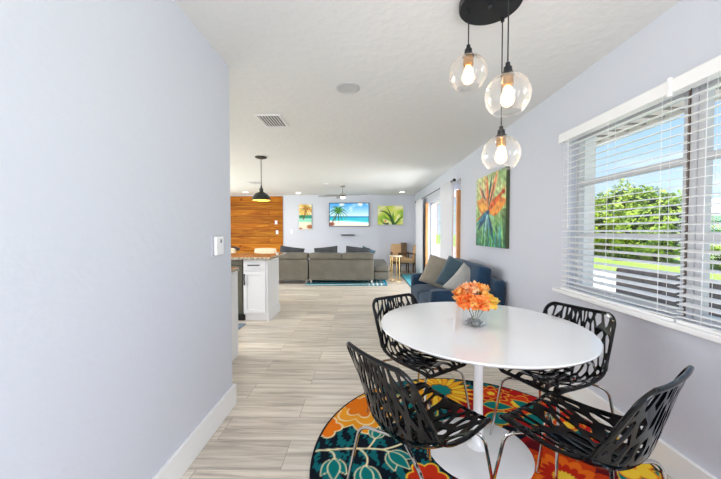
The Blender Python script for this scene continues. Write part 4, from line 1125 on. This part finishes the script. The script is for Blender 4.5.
mx = N('ShaderNodeMix'); mx.data_type = 'RGBA'; mx.inputs['B'].default_value = rgb(250, 251, 253)
K(cr.outputs['Color'], mx.inputs['Factor']); K(r.outputs['Color'], mx.inputs['A']); K(mx.outputs['Result'], bg.inputs['Color'])
bg.inputs['Strength'].default_value = 1.05
def light(kind, name, loc, energy, rot=(0,0,0), col=(1,1,1), **k):
    l = bpy.data.lights.new(name, kind); l.energy = energy; l.color = col
    for a, b in k.items(): setattr(l, a, b)
    o = bpy.data.objects.new(name, l); o.location = loc; o.rotation_euler = rot; C.objects.link(o); return o
light('SUN', 'sun', (0, 0, 10), 5.0, (math.radians(18), math.radians(-14), 0), (1, .96, .9), angle=.01)
# added unseen area lights, fill from behind the camera and the kitchen side
light('AREA', 'rear_fill', (.75, YS-.3, 1.35), 66, (PI/2, 0, .3), (.97, .98, 1), shape='RECTANGLE', size=1.6, size_y=1.7)
light('AREA', 'kitchen_side_fill', (XK-.25, 6.1, 1.55), 125, (0, -PI/2, 0), (.97, .98, 1), shape='RECTANGLE', size=1.3, size_y=5.0)
for (x, y, z) in G: light('POINT', 'pendant_bulb', (x, y, z-.03), 4.5, col=(1, .90, .78), shadow_soft_size=.03)
light('POINT', 'island_bulb', (-1.634, 4.855, H-.66), 6, col=(1, .85, .62), shadow_soft_size=.03)
for x, y, lab in DL: light('SPOT', 'downlight_lamp', (x, y, H-.02), 9, (0, 0, 0), (1, .94, .85), spot_size=2.4, spot_blend=.8, shadow_soft_size=.07)
light('AREA', 'side_fill', (XR+.3, -.5, 1.42), 11, (0, PI/2, 0), (.96, .98, 1), shape='RECTANGLE', size=1.2, size_y=1.3)  # added fill panel outside the unseen side opening, brightens the left wall
light('AREA', 'kitchen_overhead_fill', (-2.6, 3.3, H-.05), 22, (0, 0, 0), (1, .98, .95), shape='DISK', size=.4)  # added fill with no fixture, out of view, brightens the island front
light('AREA', 'living_overhead_fill', (-3.2, 6.4, H-.05), 8, (0, 0, 0), (1, .98, .95), shape='DISK', size=.4)  # added fill lamp with no fixture, hidden by the near wall
light('AREA', 'door_fill', (2.7, 6.3, 1.1), 90, (0, PI/2, 0), (.98, .99, 1), shape='RECTANGLE', size=1.8, size_y=2.0)  # added area light outside the glass, lifts floor and ceiling by the door
# ------------------------------------------------------------------ camera
cd = bpy.data.cameras.new('camera'); cam = bpy.data.objects.new('camera', cd); C.objects.link(cam)
cam.location = (0, 0, 1.2712); cam.rotation_euler = (PI/2-.0263, 0, .0145)
cd.sensor_width = 36; cd.lens = 36*F/721; cd.clip_start = .05; cd.clip_end = 400
sc = bpy.context.scene; sc.camera = cam
sc.view_settings.view_transform = 'Standard'; sc.view_settings.look = 'None'; sc.view_settings.gamma = 1; sc.view_settings.use_curve_mapping = False
sc.view_settings.exposure = .44
try:
    sc.cycles.max_bounces = 10; sc.cycles.diffuse_bounces = 6; sc.cycles.transparent_max_bounces = 24; sc.cycles.use_denoising = True
    sc.cycles.sample_clamp_indirect = 6
except Exception: pass
